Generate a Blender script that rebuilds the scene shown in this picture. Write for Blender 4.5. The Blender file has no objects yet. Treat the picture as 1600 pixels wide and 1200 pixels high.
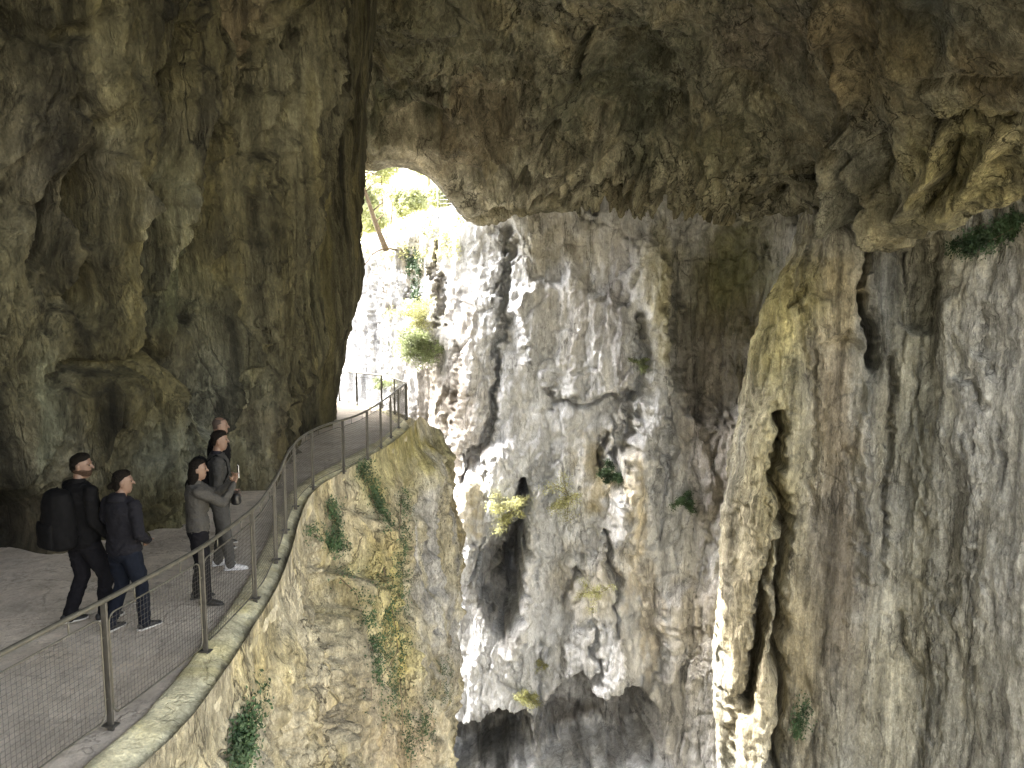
import bpy, bmesh, math, random
import numpy as np
from mathutils import Vector, Matrix
random.seed(7)
S = bpy.context.scene
COL = S.collection
# ------------------------------------------------------------------ camera
PITCH = math.radians(6.2); CZ = 3.5; F = 1200.0
cam_d = bpy.data.cameras.new("camera"); cam = bpy.data.objects.new("camera", cam_d); COL.objects.link(cam)
cam_d.sensor_width = 36; cam_d.lens = 27.0; cam_d.clip_start = 0.05; cam_d.clip_end = 3000
cam.location = (0, 0, CZ); cam.rotation_euler = (math.pi/2 - PITCH, 0, 0)
S.camera = cam
# ------------------------------------------------------------------ light
SUN_DIR = Vector((-0.58, 0.40, 0.70)).normalized()      # towards the sun
w = bpy.data.worlds.new("World"); S.world = w; w.use_nodes = True
nt = w.node_tree; bg = nt.nodes["Background"]
sky = nt.nodes.new("ShaderNodeTexSky"); sky.sky_type = 'NISHITA'; sky.sun_disc = False
sky.sun_elevation = math.asin(SUN_DIR.z); sky.sun_rotation = math.atan2(SUN_DIR.x, SUN_DIR.y)
sky.air_density = 1.0; sky.dust_density = 4.0; sky.ozone_density = 0.6
hs = nt.nodes.new("ShaderNodeHueSaturation"); hs.inputs["Saturation"].default_value = .35; nt.links.new(sky.outputs[0], hs.inputs["Color"])
wm = nt.nodes.new("ShaderNodeMix"); wm.data_type = 'RGBA'; wm.blend_type = 'MULTIPLY'; wm.inputs[0].default_value = 1; wm.inputs[7].default_value = (1.0,.975,.935,1)
nt.links.new(hs.outputs[0], wm.inputs[6]); nt.links.new(wm.outputs[2], bg.inputs[0]); bg.inputs[1].default_value = 0.15
sun_d = bpy.data.lights.new("sun", 'SUN'); sun_d.energy = 2.0; sun_d.angle = math.radians(0.53); sun_d.color = (1, 0.955, 0.87)
sun = bpy.data.objects.new("sun", sun_d); COL.objects.link(sun)
sun.rotation_euler = SUN_DIR.to_track_quat('Z', 'Y').to_euler(); sun.location = (-30, 30, 60)
S.view_settings.view_transform = 'Standard'; S.view_settings.look = 'None'
S.view_settings.exposure = 3.6; S.view_settings.gamma = 1.0
S.cycles.max_bounces = 6; S.cycles.diffuse_bounces = 4; S.cycles.glossy_bounces = 2
S.cycles.use_denoising = True; S.cycles.sample_clamp_indirect = 6.0
# ------------------------------------------------------------------ projection helpers
cP, sP = math.cos(PITCH), math.sin(PITCH)
def ray(u, v):
    a = (u-800)/F; b = (600-v)/F
    return Vector((a, cP + b*sP, -sP + b*cP))
def at(u, v, Y):
    r = ray(u, v); t = Y/r.y; return Vector((r.x*t, Y, CZ + r.z*t))
def atz(u, v, z):
    r = ray(u, v); t = (z-CZ)/r.z; return Vector((r.x*t, r.y*t, z))
def wz(u, Y, z):
    D = Y*cP + (CZ-z)*sP; return Vector(((u-800)/F*D, Y, z))
def project(P):
    x = P[..., 0]; y = P[..., 1]; z = P[..., 2]-CZ
    d = y*cP - z*sP; up = y*sP + z*cP
    ok = d > 0.5; dd = np.where(ok, d, 1.0)
    return np.where(ok, 800+F*x/dd, -9999.), np.where(ok, 600-F*up/dd, -9999.), d
# ------------------------------------------------------------------ noise
_rs = np.random.RandomState(11)
_perm = np.tile(_rs.permutation(256), 3).astype(np.int32)
_g = _rs.normal(size=(256, 3)); _g /= np.linalg.norm(_g, axis=1)[:, None]; _g = _g.astype(np.float32)
def pnoise(x, y, z):
    x = np.asarray(x, np.float32); y = np.asarray(y, np.float32); z = np.asarray(z, np.float32)
    xi = np.floor(x).astype(np.int32); yi = np.floor(y).astype(np.int32); zi = np.floor(z).astype(np.int32)
    xf = x-xi; yf = y-yi; zf = z-zi; xi &= 255; yi &= 255; zi &= 255
    fu = xf*xf*xf*(xf*(xf*6-15)+10); fv = yf*yf*yf*(yf*(yf*6-15)+10); fw = zf*zf*zf*(zf*(zf*6-15)+10)
    def c(i, j, k):
        h = _perm[_perm[_perm[xi+i]+yi+j]+zi+k]; g = _g[h]
        return g[..., 0]*(xf-i)+g[..., 1]*(yf-j)+g[..., 2]*(zf-k)
    a = c(0,0,0)*(1-fu)+c(1,0,0)*fu; b = c(0,1,0)*(1-fu)+c(1,1,0)*fu
    e = c(0,0,1)*(1-fu)+c(1,0,1)*fu; f = c(0,1,1)*(1-fu)+c(1,1,1)*fu
    return ((a*(1-fv)+b*fv)*(1-fw)+(e*(1-fv)+f*fv)*fw)*1.5
def fbm(x, y, z, o=4, g=0.5):
    r = 0; a = 1
    for i in range(o): r = r+a*pnoise(x*2**i+i*7.3, y*2**i+i*3.1, z*2**i-i*5.7); a *= g
    return r
def ridged(x, y, z, o=4, g=0.5):
    r = 0; a = 1
    for i in range(o): r = r+a*(1-2*np.abs(pnoise(x*2**i+i*4.7, y*2**i-i*2.9, z*2**i+i*8.1))); a *= g
    return r
def worley(x, y, z):
    xi = np.floor(x).astype(np.int32); yi = np.floor(y).astype(np.int32); zi = np.floor(z).astype(np.int32)
    f1 = np.full(x.shape, 9., np.float32); f2 = f1.copy(); idv = np.zeros(x.shape, np.float32)
    for i in (-1, 0, 1):
        for j in (-1, 0, 1):
            for k in (-1, 0, 1):
                h = _perm[_perm[_perm[(xi+i) & 255]+((yi+j) & 255)]+((zi+k) & 255)]
                g = _g[h]*0.45
                d = (xi+i+.5+g[..., 0]-x)**2+(yi+j+.5+g[..., 1]-y)**2+(zi+k+.5+g[..., 2]-z)**2
                n = d < f1; f2 = np.where(n, f1, np.minimum(f2, d)); idv = np.where(n, h/255., idv); f1 = np.where(n, d, f1)
    return np.sqrt(f1), np.sqrt(f2), idv
# ------------------------------------------------------------------ object helpers
def tag(o, label=None, cat=None, group=None, kind=None):
    if label: o['label'] = label
    if cat: o['category'] = cat
    if group: o['group'] = group
    if kind: o['kind'] = kind
    return o
def link_mesh(name, verts, faces, mat, parent=None, smooth=True, colors=None):
    me = bpy.data.meshes.new(name)
    verts = np.asarray(verts, np.float32).reshape(-1, 3)
    if isinstance(faces, np.ndarray):
        nf = len(faces); k = faces.shape[1]
        me.vertices.add(len(verts)); me.vertices.foreach_set("co", verts.ravel())
        me.loops.add(nf*k); me.loops.foreach_set("vertex_index", faces.astype(np.int32).ravel())
        me.polygons.add(nf); me.polygons.foreach_set("loop_start", np.arange(0, nf*k, k, dtype=np.int32))
        me.update(calc_edges=True)
    else:
        me.from_pydata(verts.tolist(), [], faces); me.update()
    if colors is not None:
        at_ = me.color_attributes.new("tint", 'FLOAT_COLOR', 'POINT')
        c4 = np.ones((len(verts), 4), np.float32); c4[:, :3] = colors.reshape(-1, 3)
        at_.data.foreach_set("color", c4.ravel())
    if smooth: me.polygons.foreach_set("use_smooth", np.ones(len(me.polygons), bool))
    if mat: me.materials.append(mat)
    o = bpy.data.objects.new(name, me); COL.objects.link(o)
    if parent: o.parent = parent
    return o
def empty(name, loc, parent=None, rz=0):
    o = bpy.data.objects.new(name, None); COL.objects.link(o); o.location = loc; o.rotation_euler[2] = rz
    if parent: o.parent = parent
    return o
class MB:
    def __init__(s): s.v = []; s.f = []
    def tube(s, pts, r, n=8, r2=None, cap=True, flat=None):
        pts = [Vector(p) for p in pts]; b = len(s.v); m = len(pts)
        for i, p in enumerate(pts):
            d = (pts[min(i+1, m-1)]-pts[max(i-1, 0)]).normalized()
            a = Vector((0, 0, 1)) if abs(d.z) < 0.9 else Vector((1, 0, 0))
            x = d.cross(a).normalized(); y = d.cross(x).normalized()
            rr = r if r2 is None else r+(r2-r)*i/max(1, m-1)
            if isinstance(r, (list, tuple)): rr = r[i]
            for k in range(n):
                an = 2*math.pi*(k+.5)/n
                s.v.append(p+x*(rr*math.cos(an))+y*(rr*math.sin(an)*(flat or 1)))
        for i in range(m-1):
            for k in range(n):
                k2 = (k+1) % n
                s.f.append((b+i*n+k, b+i*n+k2, b+(i+1)*n+k2, b+(i+1)*n+k))
        if cap:
            s.f.append(tuple(b+k for k in range(n))[::-1]); s.f.append(tuple(b+(m-1)*n+k for k in range(n)))
    def box(s, c, ax, ay, az):
        c = Vector(c); b = len(s.v)
        for i in (-1, 1):
            for j in (-1, 1):
                for k in (-1, 1): s.v.append(c+Vector(ax)*i+Vector(ay)*j+Vector(az)*k)
        for q in ((0,1,3,2),(4,6,7,5),(0,4,5,1),(2,3,7,6),(0,2,6,4),(1,5,7,3)): s.f.append(tuple(b+t for t in q))
    def build(s, name, mat, parent=None, smooth=True, origin=None):
        v = [Vector(p)-Vector(origin) for p in s.v] if origin is not None else s.v
        o = link_mesh(name, [tuple(p) for p in v], s.f, mat, parent, smooth)
        return o
# ------------------------------------------------------------------ materials
def nodes(name):
    m = bpy.data.materials.new(name); m.use_nodes = True; t = m.node_tree
    return m, t, t.nodes["Principled BSDF"], t.nodes.new, t.links.new
def simple(name, col, rough=0.7, metal=0.0, vary=0.12, scale=8.0, bump=0.0, spec=0.5):
    m, t, p, N, L = nodes(name)
    tc = N("ShaderNodeNewGeometry"); no = N("ShaderNodeTexNoise"); no.inputs["Scale"].default_value = scale; no.inputs["Detail"].default_value = 5
    L(tc.outputs["Position"], no.inputs["Vector"])
    r = N("ShaderNodeMapRange"); r.inputs[1].default_value = .3; r.inputs[2].default_value = .7; r.inputs[3].default_value = 1-vary; r.inputs[4].default_value = 1+vary
    L(no.outputs[0], r.inputs[0])
    mx = N("ShaderNodeVectorMath"); mx.operation = 'SCALE'; mx.inputs[0].default_value = col; L(r.outputs[0], mx.inputs["Scale"])
    L(mx.outputs[0], p.inputs["Base Color"])
    p.inputs["Roughness"].default_value = rough; p.inputs["Metallic"].default_value = metal; p.inputs["Specular IOR Level"].default_value = spec
    if bump:
        b = N("ShaderNodeBump"); b.inputs["Strength"].default_value = bump; b.inputs["Distance"].default_value = .02
        L(no.outputs[0], b.inputs["Height"]); L(b.outputs[0], p.inputs["Normal"])
    return m
def rock_mat(name, rot=0.0, stain=.6, stsc=1.6, fiss=.18, fisd=.7, zstretch=0.14, streak=0.55, speck=0.5, bumpd=0.10, scale=1.0, wet=0.0, tintb=(0.62,0.50,0.22), tintamt=0.35, strata=0.0):
    """limestone: the base albedo sits in the 'tint' attribute (stone, algae, iron stain, some painted light and shade); streaks, mottling and
    relief are procedural in world space"""
    m, t, p, N, L = nodes(name)
    g = N("ShaderNodeNewGeometry"); A = N("ShaderNodeAttribute"); A.attribute_name = "tint"
    rv = N("ShaderNodeVectorRotate"); rv.rotation_type = 'X_AXIS'; rv.inputs["Angle"].default_value = rot; L(g.outputs["Position"], rv.inputs[0])
    def mp(sx, sy, sz):
        a = N("ShaderNodeMapping"); a.inputs["Scale"].default_value = (sx, sy, sz); a.vector_type = 'POINT'; L(rv.outputs[0], a.inputs[0]); return a
    def noise(vec, sc, det=6, rough=.6, dist=0.0):
        n = N("ShaderNodeTexNoise"); n.inputs["Scale"].default_value = sc; n.inputs["Detail"].default_value = det
        n.inputs["Roughness"].default_value = rough; n.inputs["Distortion"].default_value = dist; L(vec, n.inputs["Vector"]); return n.outputs[0]
    def rng(x, a, b, c, d):
        r = N("ShaderNodeMapRange"); r.inputs[1].default_value = a; r.inputs[2].default_value = b; r.inputs[3].default_value = c; r.inputs[4].default_value = d
        L(x, r.inputs[0]); return r.outputs[0]
    def mul(a, b):
        x = N("ShaderNodeMath"); x.operation = 'MULTIPLY'; L(a, x.inputs[0])
        if isinstance(b, float): x.inputs[1].default_value = b
        else: L(b, x.inputs[1])
        return x.outputs[0]
    def add(a, b):
        x = N("ShaderNodeMath"); x.operation = 'ADD'; L(a, x.inputs[0]); L(b, x.inputs[1]); return x.outputs[0]
    ms = mp(1, 1, zstretch)
    n_st = noise(ms.outputs[0], 1.1*scale, 7, .62, .4)         # run-off streaks
    n_st2 = noise(ms.outputs[0], 4.5*scale, 5, .6, .2)
    mi = mp(1, 1, .55)
    n_m = noise(mi.outputs[0], 0.9*scale, 8, .68, .6)          # mottling
    n_f = noise(mi.outputs[0], 7.0*scale, 6, .7, .3)
    v = N("ShaderNodeTexVoronoi"); v.feature = 'DISTANCE_TO_EDGE'; v.inputs["Scale"].default_value = 1.5*scale
    wv = N("ShaderNodeVectorMath"); wv.operation = 'ADD'
    nv = N("ShaderNodeTexNoise"); nv.inputs["Scale"].default_value = 1.3*scale; nv.inputs["Detail"].default_value = 5; L(g.outputs["Position"], nv.inputs["Vector"])
    sc_ = N("ShaderNodeVectorMath"); sc_.operation = 'SCALE'; sc_.inputs["Scale"].default_value = 1.3; L(nv.outputs[1], sc_.inputs[0])
    mm = mp(1, 1, .5); L(mm.outputs[0], wv.inputs[0]); L(sc_.outputs[0], wv.inputs[1]); L(wv.outputs[0], v.inputs["Vector"])
    crack = rng(v.outputs[0], 0, .05, 0, 1)
    f = mul(rng(n_st, .32, .68, 1-streak, 1+streak*.75), rng(n_m, .3, .7, 1-speck, 1+speck*.8))
    f = mul(f, rng(n_f, .3, .7, 1-speck*.75, 1+speck*.7))
    n_s3 = noise(mp(1, 1, zstretch*.45).outputs[0], stsc*scale, 6, .62, .25); n_s4 = noise(mp(1, 1, zstretch*.5).outputs[0], 3.1*stsc*scale, 5, .6, .15)
    f = mul(f, rng(n_s3, .38, .47, 1-stain*.8, 1)); f = mul(f, rng(n_s3, .55, .64, 1, 1+stain*.75)); f = mul(f, rng(n_s4, .36, .46, 1-stain*.6, 1)); f = mul(f, rng(n_s4, .56, .66, 1, 1+stain*.5))
    n_d = noise(mi.outputs[0], 2.6*scale, 9, .75, .5); f = mul(f, rng(n_d, .34, .42, 1-speck*.8, 1)); f = mul(f, rng(n_d, .58, .68, 1, 1+speck*.6))
    n_d2 = noise(mp(1, 1, .35).outputs[0], 9.0*scale, 5, .7, .3); f = mul(f, rng(n_d2, .31, .39, 1-speck*.7, 1)); f = mul(f, rng(n_st2, .3, .7, 1-streak*.35, 1+streak*.3))
    def line(vec, sc, wd, lo, dist):
        n = noise(vec, sc, 5, .55, dist); s_ = N("ShaderNodeMath"); s_.operation = 'SUBTRACT'; L(n, s_.inputs[0]); s_.inputs[1].default_value = .5
        b_ = N("ShaderNodeMath"); b_.operation = 'ABSOLUTE'; L(s_.outputs[0], b_.inputs[0]); return rng(b_.outputs[0], wd*.3, wd, lo, 1)
    def maskd(x, sc, a_, b_):
        k = rng(noise(g.outputs["Position"], sc, 3, .5), a_, b_, 0, 1); mx_ = N("ShaderNodeMix"); L(k, mx_.inputs[0]); mx_.inputs[2].default_value = 1.0; L(x, mx_.inputs[3]); return mx_.outputs[0]
    l1 = maskd(line(mp(1, 1, fiss).outputs[0], .9*scale, .014, 0., .5), .35, .42, .55); l2 = maskd(line(mp(1, 1, fiss*1.4).outputs[0], 3.2*scale, .022, .0, .4), .8, .45, .58)
    f = mul(f, rng(l1, 0, 1, 1-fisd, 1)); f = mul(f, rng(l2, 0, 1, 1-fisd*.8, 1))  # dark lines: crevice dirt and crack shadow painted into the colour
    n_x = noise(mp(1, 1, .5).outputs[0], 24.0*scale, 3, .65); f = mul(f, rng(n_x, .32, .68, 1-speck*.6, 1+speck*.6))
    sc2 = N("ShaderNodeVectorMath"); sc2.operation = 'SCALE'; L(A.outputs["Color"], sc2.inputs[0]); L(f, sc2.inputs["Scale"])
    # iron / algae stain hue
    mixc = N("ShaderNodeMix"); mixc.data_type = 'RGBA'; mixc.blend_type = 'MULTIPLY'
    n_h = noise(ms.outputs[0], .55*scale, 5, .6, .8)
    L(mul(rng(n_h, .48, .62, 0, 1), tintamt), mixc.inputs[0]); L(sc2.outputs[0], mixc.inputs[6])
    mixc.inputs[7].default_value = (tintb[0]*1.5, tintb[1]*1.5, tintb[2]*1.5, 1)
    L(mixc.outputs[2], p.inputs["Base Color"])
    p.inputs["Roughness"].default_value = .88; p.inputs["Specular IOR Level"].default_value = .25
    if wet:
        L(rng(n_st, .3, .55, .88-wet, .9), p.inputs["Roughness"])
    h = add(add(mul(n_m, 1.0), mul(n_f, .48)), mul(crack, .05)); h = add(h, mul(n_st2, .42))
    n_ff = noise(mi.outputs[0], 26.0*scale, 4, .65); h = add(h, mul(n_ff, .16)); h = add(h, mul(l1, .22)); h = add(h, mul(l2, .07)); h = add(h, mul(rng(n_d, .34, .48, 0, 1), .14)); h = add(h, mul(rng(n_d2, .32, .45, 0, 1), .07))
    if strata:
        mst = mp(.12, .12, 1.0); h = add(h, mul(noise(mst.outputs[0], 5.0, 4, .6, .5), strata))
    b = N("ShaderNodeBump"); b.inputs["Strength"].default_value = 1.0; b.inputs["Distance"].default_value = bumpd*2.2
    L(h, b.inputs["Height"]); L(b.outputs[0], p.inputs["Normal"])
    return m
# ------------------------------------------------------------------ surface builder
def spline(a, t):
    """Catmull-Rom on axis 0 of array a (n,...), params t in [0,n-1]"""
    n = a.shape[0]; i = np.clip(np.floor(t).astype(int), 0, n-2); f = (t-i).reshape((-1,)+(1,)*(a.ndim-1))
    g = lambda k: a[np.clip(k, 0, n-1)]
    p0 = np.where((i == 0).reshape(f.shape), 2*g(i)-g(i+1), g(i-1)); p3 = np.where((i == n-2).reshape(f.shape), 2*g(i+1)-g(i), g(i+2))
    p1, p2 = g(i), g(i+1)
    return .5*((2*p1)+(-p0+p2)*f+(2*p0-5*p1+4*p2-p3)*f*f+(-p0+3*p1-3*p2+p3)*f*f*f)
def dens(net, axis, step):
    u, v, d = project(net); u = np.clip(u, -60, 1660); v = np.clip(v, -60, 1260)
    du = np.diff(u, axis=axis); dv = np.diff(v, axis=axis); L = np.sqrt(du**2+dv**2).max(axis=1-axis)
    out = []
    for i, l in enumerate(L):
        k = int(max(8, min(500, l/step))); out.append(i+np.arange(k)/k)
    return np.concatenate(out+[np.array([len(L)*1.0])])
def seg_dist(u, v, pts):
    best = np.full(u.shape, 1e9, np.float32)
    for (x0, y0), (x1, y1) in zip(pts[:-1], pts[1:]):
        dx, dy = x1-x0, y1-y0; l = dx*dx+dy*dy+1e-9
        t = np.clip(((u-x0)*dx+(v-y0)*dy)/l, 0, 1)
        best = np.minimum(best, (u-x0-t*dx)**2+(v-y0-t*dy)**2)
    return np.sqrt(best)
def inside(u, v, pts):
    r = np.zeros(u.shape, bool); n = len(pts)
    for i in range(n):
        x0, y0 = pts[i]; x1, y1 = pts[(i+1) % n]
        c = ((y0 > v) != (y1 > v)) & (u < (x1-x0)*(v-y0)/((y1-y0) or 1e-9)+x0); r ^= c
    return r
def feat(u, v, f):
    k = f[0]
    if k in ('crack', 'rib'):
        _, pts, wd, dp = f; xs = [p[0] for p in pts]; ys = [p[1] for p in pts]
        m = (u > min(xs)-3*wd) & (u < max(xs)+3*wd) & (v > min(ys)-3*wd) & (v < max(ys)+3*wd)
        out = np.zeros(u.shape, np.float32)
        if m.any():
            d = seg_dist(u[m], v[m], pts)/wd
            if k == 'rib': out[m] = dp*np.exp(-d*d)
            else: out[m] = -dp/(1+d**4*1.2)*(d < 3)
        return out
    if k == 'pit':
        _, (a, b), (ra, rb), dp = f
        d = ((u-a)/ra)**2+((v-b)/rb)**2; return -dp/(1+d*d*d)*(d < 9)
    if k == 'poly':
        _, pts, dp, soft = f; xs = [p[0] for p in pts]; ys = [p[1] for p in pts]
        m = (u > min(xs)-soft) & (u < max(xs)+soft) & (v > min(ys)-soft) & (v < max(ys)+soft)
        out = np.zeros(u.shape, np.float32)
        if m.any():
            ins = inside(u[m], v[m], pts); d = seg_dist(u[m], v[m], list(pts)+[pts[0]])
            s = np.where(ins, d, -d)/soft; out[m] = dp*np.clip(.5+s*.5, 0, 1)**1.0
        return out
def surface(name, net, mat, disp, feats=(), tints=(), base=(.3,.3,.3), step=2.5, kind='structure', warp=9., flip=False, pin=None, fdir=None):
    net = np.array([[tuple(p) for p in row] for row in net], np.float64)
    ti = dens(net, 0, step); tj = dens(net, 1, step)
    P = spline(net, ti); P = np.swapaxes(spline(np.swapaxes(P, 0, 1), tj), 0, 1)
    di = np.gradient(P, axis=0); dj = np.gradient(P, axis=1); Nn = np.cross(di, dj)
    Nn /= np.linalg.norm(Nn, axis=2)[..., None]+1e-9
    if flip: Nn = -Nn
    u, v, d = project(P); x, y, z = P[..., 0], P[..., 1], P[..., 2]
    x = x.astype(np.float32); y = y.astype(np.float32); z = z.astype(np.float32); u = u.astype(np.float32); v = v.astype(np.float32)
    wu = u+warp*(fbm(x*.8, y*.8, z*.8, 4, .6))+warp*.3*pnoise(x*4, y*4, z*4); wv = v+warp*1.2*(fbm(x*.8+40, y*.8, z*.8, 4, .6))
    D = disp(x, y, z, u, v)
    E = 0*D
    for f in feats: E = E+feat(wu, wv, f)
    if pin is not None: k_ = pin(ti, tj, x, y, z); D = D*k_; E = E*k_
    if fdir is not None: E = E*np.clip((x+6.5)/4., .35, 1)
    Q = P+Nn*D[..., None]+(Nn if fdir is None else np.array(fdir))*E[..., None]
    c = np.ones(P.shape, np.float32)*np.array(base, np.float32)
    bu = u+14*fbm(x*.5, y*.5, z*.2, 5, .65)*2; bv = v+26*fbm(x*.5+9, y*.5, z*.5, 5, .65)*2
    for (a, b, ra, rb, colr, s) in tints:
        g = s*np.exp(-(((bu-a)/ra)**2+((bv-b)/rb)**2)**1.5); c = c*(1-g[..., None])+np.array(colr, np.float32)*g[..., None]
    n, m = P.shape[:2]; idx = np.arange(n*m).reshape(n, m)
    fc = np.stack([idx[:-1, :-1], idx[:-1, 1:], idx[1:, 1:], idx[1:, :-1]], -1).reshape(-1, 4)
    if flip: fc = fc[:, ::-1]
    o = link_mesh(name, Q, fc, mat, None, True, c)
    if kind: o['kind'] = kind
    print(name, n*m)
    return o, Q, P
def wall_disp(amp=1.0, zs=.17, fl=1.0, seed=0.0, blocks=0.25, strata=0.0, small=1.0, shear=0.0):
    def f(x, y, z, u, v):
        y = y+shear*z
        x = x+seed; wx = x+.5*pnoise(x*.5, y*.5, z*.25)+.18*fbm(x*1.6, y*1.6, z*.8, 3); wy = y+.5*pnoise(x*.5+9, y*.5, z*.25)
        D = .55*amp*fbm(x*.16, y*.16, z*.10, 3)
        D = D+.30*fl*amp*(ridged(wx*.42, wy*.42, z*zs*.42, 3, .55)-.6)
        D = D+.13*fl*amp*(ridged(wx*1.35, wy*1.35, z*zs*1.6, 3, .6)-.5)
        D = D+.16*small*amp*fbm(x*.9, y*.9, z*.7, 5, .62)
        D = D+.05*fl*amp*(ridged(wx*3.6, wy*3.6, z*zs*3.2, 3, .65)-.5)+.035*small*amp*ridged(x*2.3, y*2.3, z*1.5, 4, .7)
        f1, f2, idv = worley(wx*.75, wy*.75, z*.36+.4*pnoise(x, y, z*.6))
        D = D+blocks*amp*((idv-.5)*.8-.55*np.exp(-((f2-f1)/.07)**2)+.5*(.5-f1))
        f1, f2, idv = worley(wx*2.4, wy*2.4, z*.8+.3*pnoise(x*2, y*2, z*2))
        D = D+.28*blocks*amp*((idv-.5)*.7-.4*np.exp(-((f2-f1)/.1)**2))
        if strata: D = D+strata*(pnoise(x*.12, y*.12, z*2.6)+.5*pnoise(x*.2, y*.2, z*7.))
        return D
    return f
# ================================================================== the rock
GREY = (.50,.48,.46); LAV = (.54,.53,.55); TAN = (.40,.35,.24); OLIVE = (.21,.21,.11); BROWN = (.20,.15,.10)
YEL = (.50,.44,.22); DARK = (.10,.10,.075); PALE = (.62,.61,.58); GREEN = (.16,.20,.09); DKGREY = (.22,.22,.21)
M_kerbrock = rock_mat("weathered_kerb_concrete", zstretch=1., stain=.2, streak=.2, speck=.3, bumpd=.02, scale=1.6, tintb=(.66,.62,.40), tintamt=.5, fiss=1., fisd=.15)
M_left = rock_mat("dark_algae_limestone", fisd=.5, fiss=.1, rot=-.16, zstretch=.07, stain=.85, stsc=1.3, streak=.6, speck=.28, bumpd=.10, tintb=(.68,.62,.34), tintamt=.5)
M_ceil = rock_mat("brown_limestone", fiss=.6, zstretch=.4, stain=.35, streak=.35, speck=.42, bumpd=.10, tintb=(.72,.62,.44), tintamt=.35)
M_far = rock_mat("pale_limestone", zstretch=.12, stain=.28, stsc=1.2, streak=.2, speck=.24, bumpd=.10, tintb=(.66,.60,.50), tintamt=.2, scale=.9, fisd=.35)
M_right = rock_mat("tan_limestone", fisd=.4, zstretch=.12, stain=.62, stsc=1.3, streak=.35, speck=.34, bumpd=.08, tintb=(.64,.58,.40), tintamt=.35, strata=.15)
M_butt = rock_mat("yellow_grey_limestone", fiss=.5, fisd=.6, zstretch=.3, stain=.3, streak=.25, speck=.4, bumpd=.08, tintb=(.66,.60,.36), tintamt=.5, scale=1.5)
# ---- left cave wall
def pinA(ti, tj, x, y, z):
    return .28+.72*np.clip(np.abs(tj-4.0)/1.8-.15, 0, 1)[None, :]+0*x
cols_u = lambda e: [(470,18.6),(420,15.6),(330,13.3),(230,11.8),(100,10.5),(0,9.8),(-150,8.6),(-500,6.4)]
zr = [-.5, 1.0, 2.4, 4.2, 6.2, 8.6, 12., 17.]
edge = [512, 523, 540, 552, 552, 560, 580, 610]
lean = [0, -.15, .1, .5, .9, 1.5, 3.0, 5.5]       # how far the upper wall hangs over the path
net = []
for z, e, l in zip(zr, edge, lean):
    row = [Vector((-34, 44, z*.4)), Vector((-17, 32, z*.45)), Vector((-8.0+l*.2, 25.6, z)), wz(e-14, 23.2, z), wz(e, 21.9, z)]
    for k, (u, Y) in enumerate(cols_u(e)):
        p = wz(u, Y, z); f = 0.15 if k == 0 else .5
        row.append(Vector((p.x+l*f, p.y-.25*l*f, z)))
    row += [Vector((-7.6+l*.5, 2.5, z)), Vector((-8+l*.5, -5, z)), Vector((-7+l*.5, -16, z))]
    net.append(row)
FL = [('crack', [(250,60),(240,100),(234,200),(218,320),(210,495)], 17, 1.3), ('rib', [(268,100),(256,200),(240,350),(230,440)], 9, .35),
      ('crack', [(300,190),(318,262),(303,350),(288,480)], 16, .8), ('rib', [(420,90),(373,262),(352,380),(350,520)], 9, .4),
      ('rib', [(330,200),(325,300),(318,420),(325,560)], 8, .3),
      ('crack', [(397,117),(379,233)], 10, .4), ('pit', (125,320), (22,52), 1.2), ('pit', (113,448), (18,44), 1.0),
      ('crack', [(375,5),(370,50),(388,80)], 9, .6), ('crack', [(512,280),(500,322),(510,340)], 5, .5),('crack', [(545,190),(518,240)], 4, .4),
      ('crack', [(60,590),(85,565),(150,552),(205,540),(228,565),(250,610)], 8, .4), ('poly', [(60,590),(150,560),(240,590),(255,700),(210,790),(90,780),(60,700)], .45, 22),
      ('pit', (15,835), (48,62), 1.6), ('crack', [(68,300),(60,400),(78,470)], 14, .4), ('crack', [(105,160),(140,200),(125,270)], 12, .4),
      ('poly', [(430,625),(480,590),(530,520),(556,480),(556,700),(430,760)], -.55, 14), ('rib', [(430,618),(480,582),(530,512)], 9, .25),
      ('crack', [(486,600),(470,660),(462,700)], 8, .3), ('crack', [(215,700),(232,760),(222,800)], 7, .3), ('crack',[(165,560),(190,640),(180,700)],6,.25),
      ('crack', [(20,20),(60,60),(110,50)], 14, .4), ('rib', [(470,140),(462,220),(470,300)], 9, .3), ('rib', [(545,60),(530,110),(540,180)], 8, .3),
      ('pit', (290,440), (30,48), .5), ('pit', (500,430), (34,70), .35), ('rib', [(140,240),(158,300),(150,360)], 7, .35)]
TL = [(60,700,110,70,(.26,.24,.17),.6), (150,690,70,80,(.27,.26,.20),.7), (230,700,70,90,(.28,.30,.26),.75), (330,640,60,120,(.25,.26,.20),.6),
      (90,830,50,60,(.34,.28,.17),.8), (10,840,70,70,(.06,.055,.05),.9), (60,250,90,160,(.15,.14,.11),.7), (285,430,45,70,(.10,.12,.07),.7),  # near-black tint paints shade into the alcove at the wall base
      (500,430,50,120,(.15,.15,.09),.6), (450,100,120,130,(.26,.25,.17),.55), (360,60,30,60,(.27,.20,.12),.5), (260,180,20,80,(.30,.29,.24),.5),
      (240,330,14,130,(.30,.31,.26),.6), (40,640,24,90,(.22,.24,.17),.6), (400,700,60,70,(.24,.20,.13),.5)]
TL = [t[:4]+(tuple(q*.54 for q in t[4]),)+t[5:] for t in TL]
surface("cave_wall", net, M_left, wall_disp(.95, zs=.10, seed=3.3, blocks=.15, small=.75, fl=1.75, shear=-.2), FL, TL, (.078,.073,.043), pin=pinA)
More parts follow.
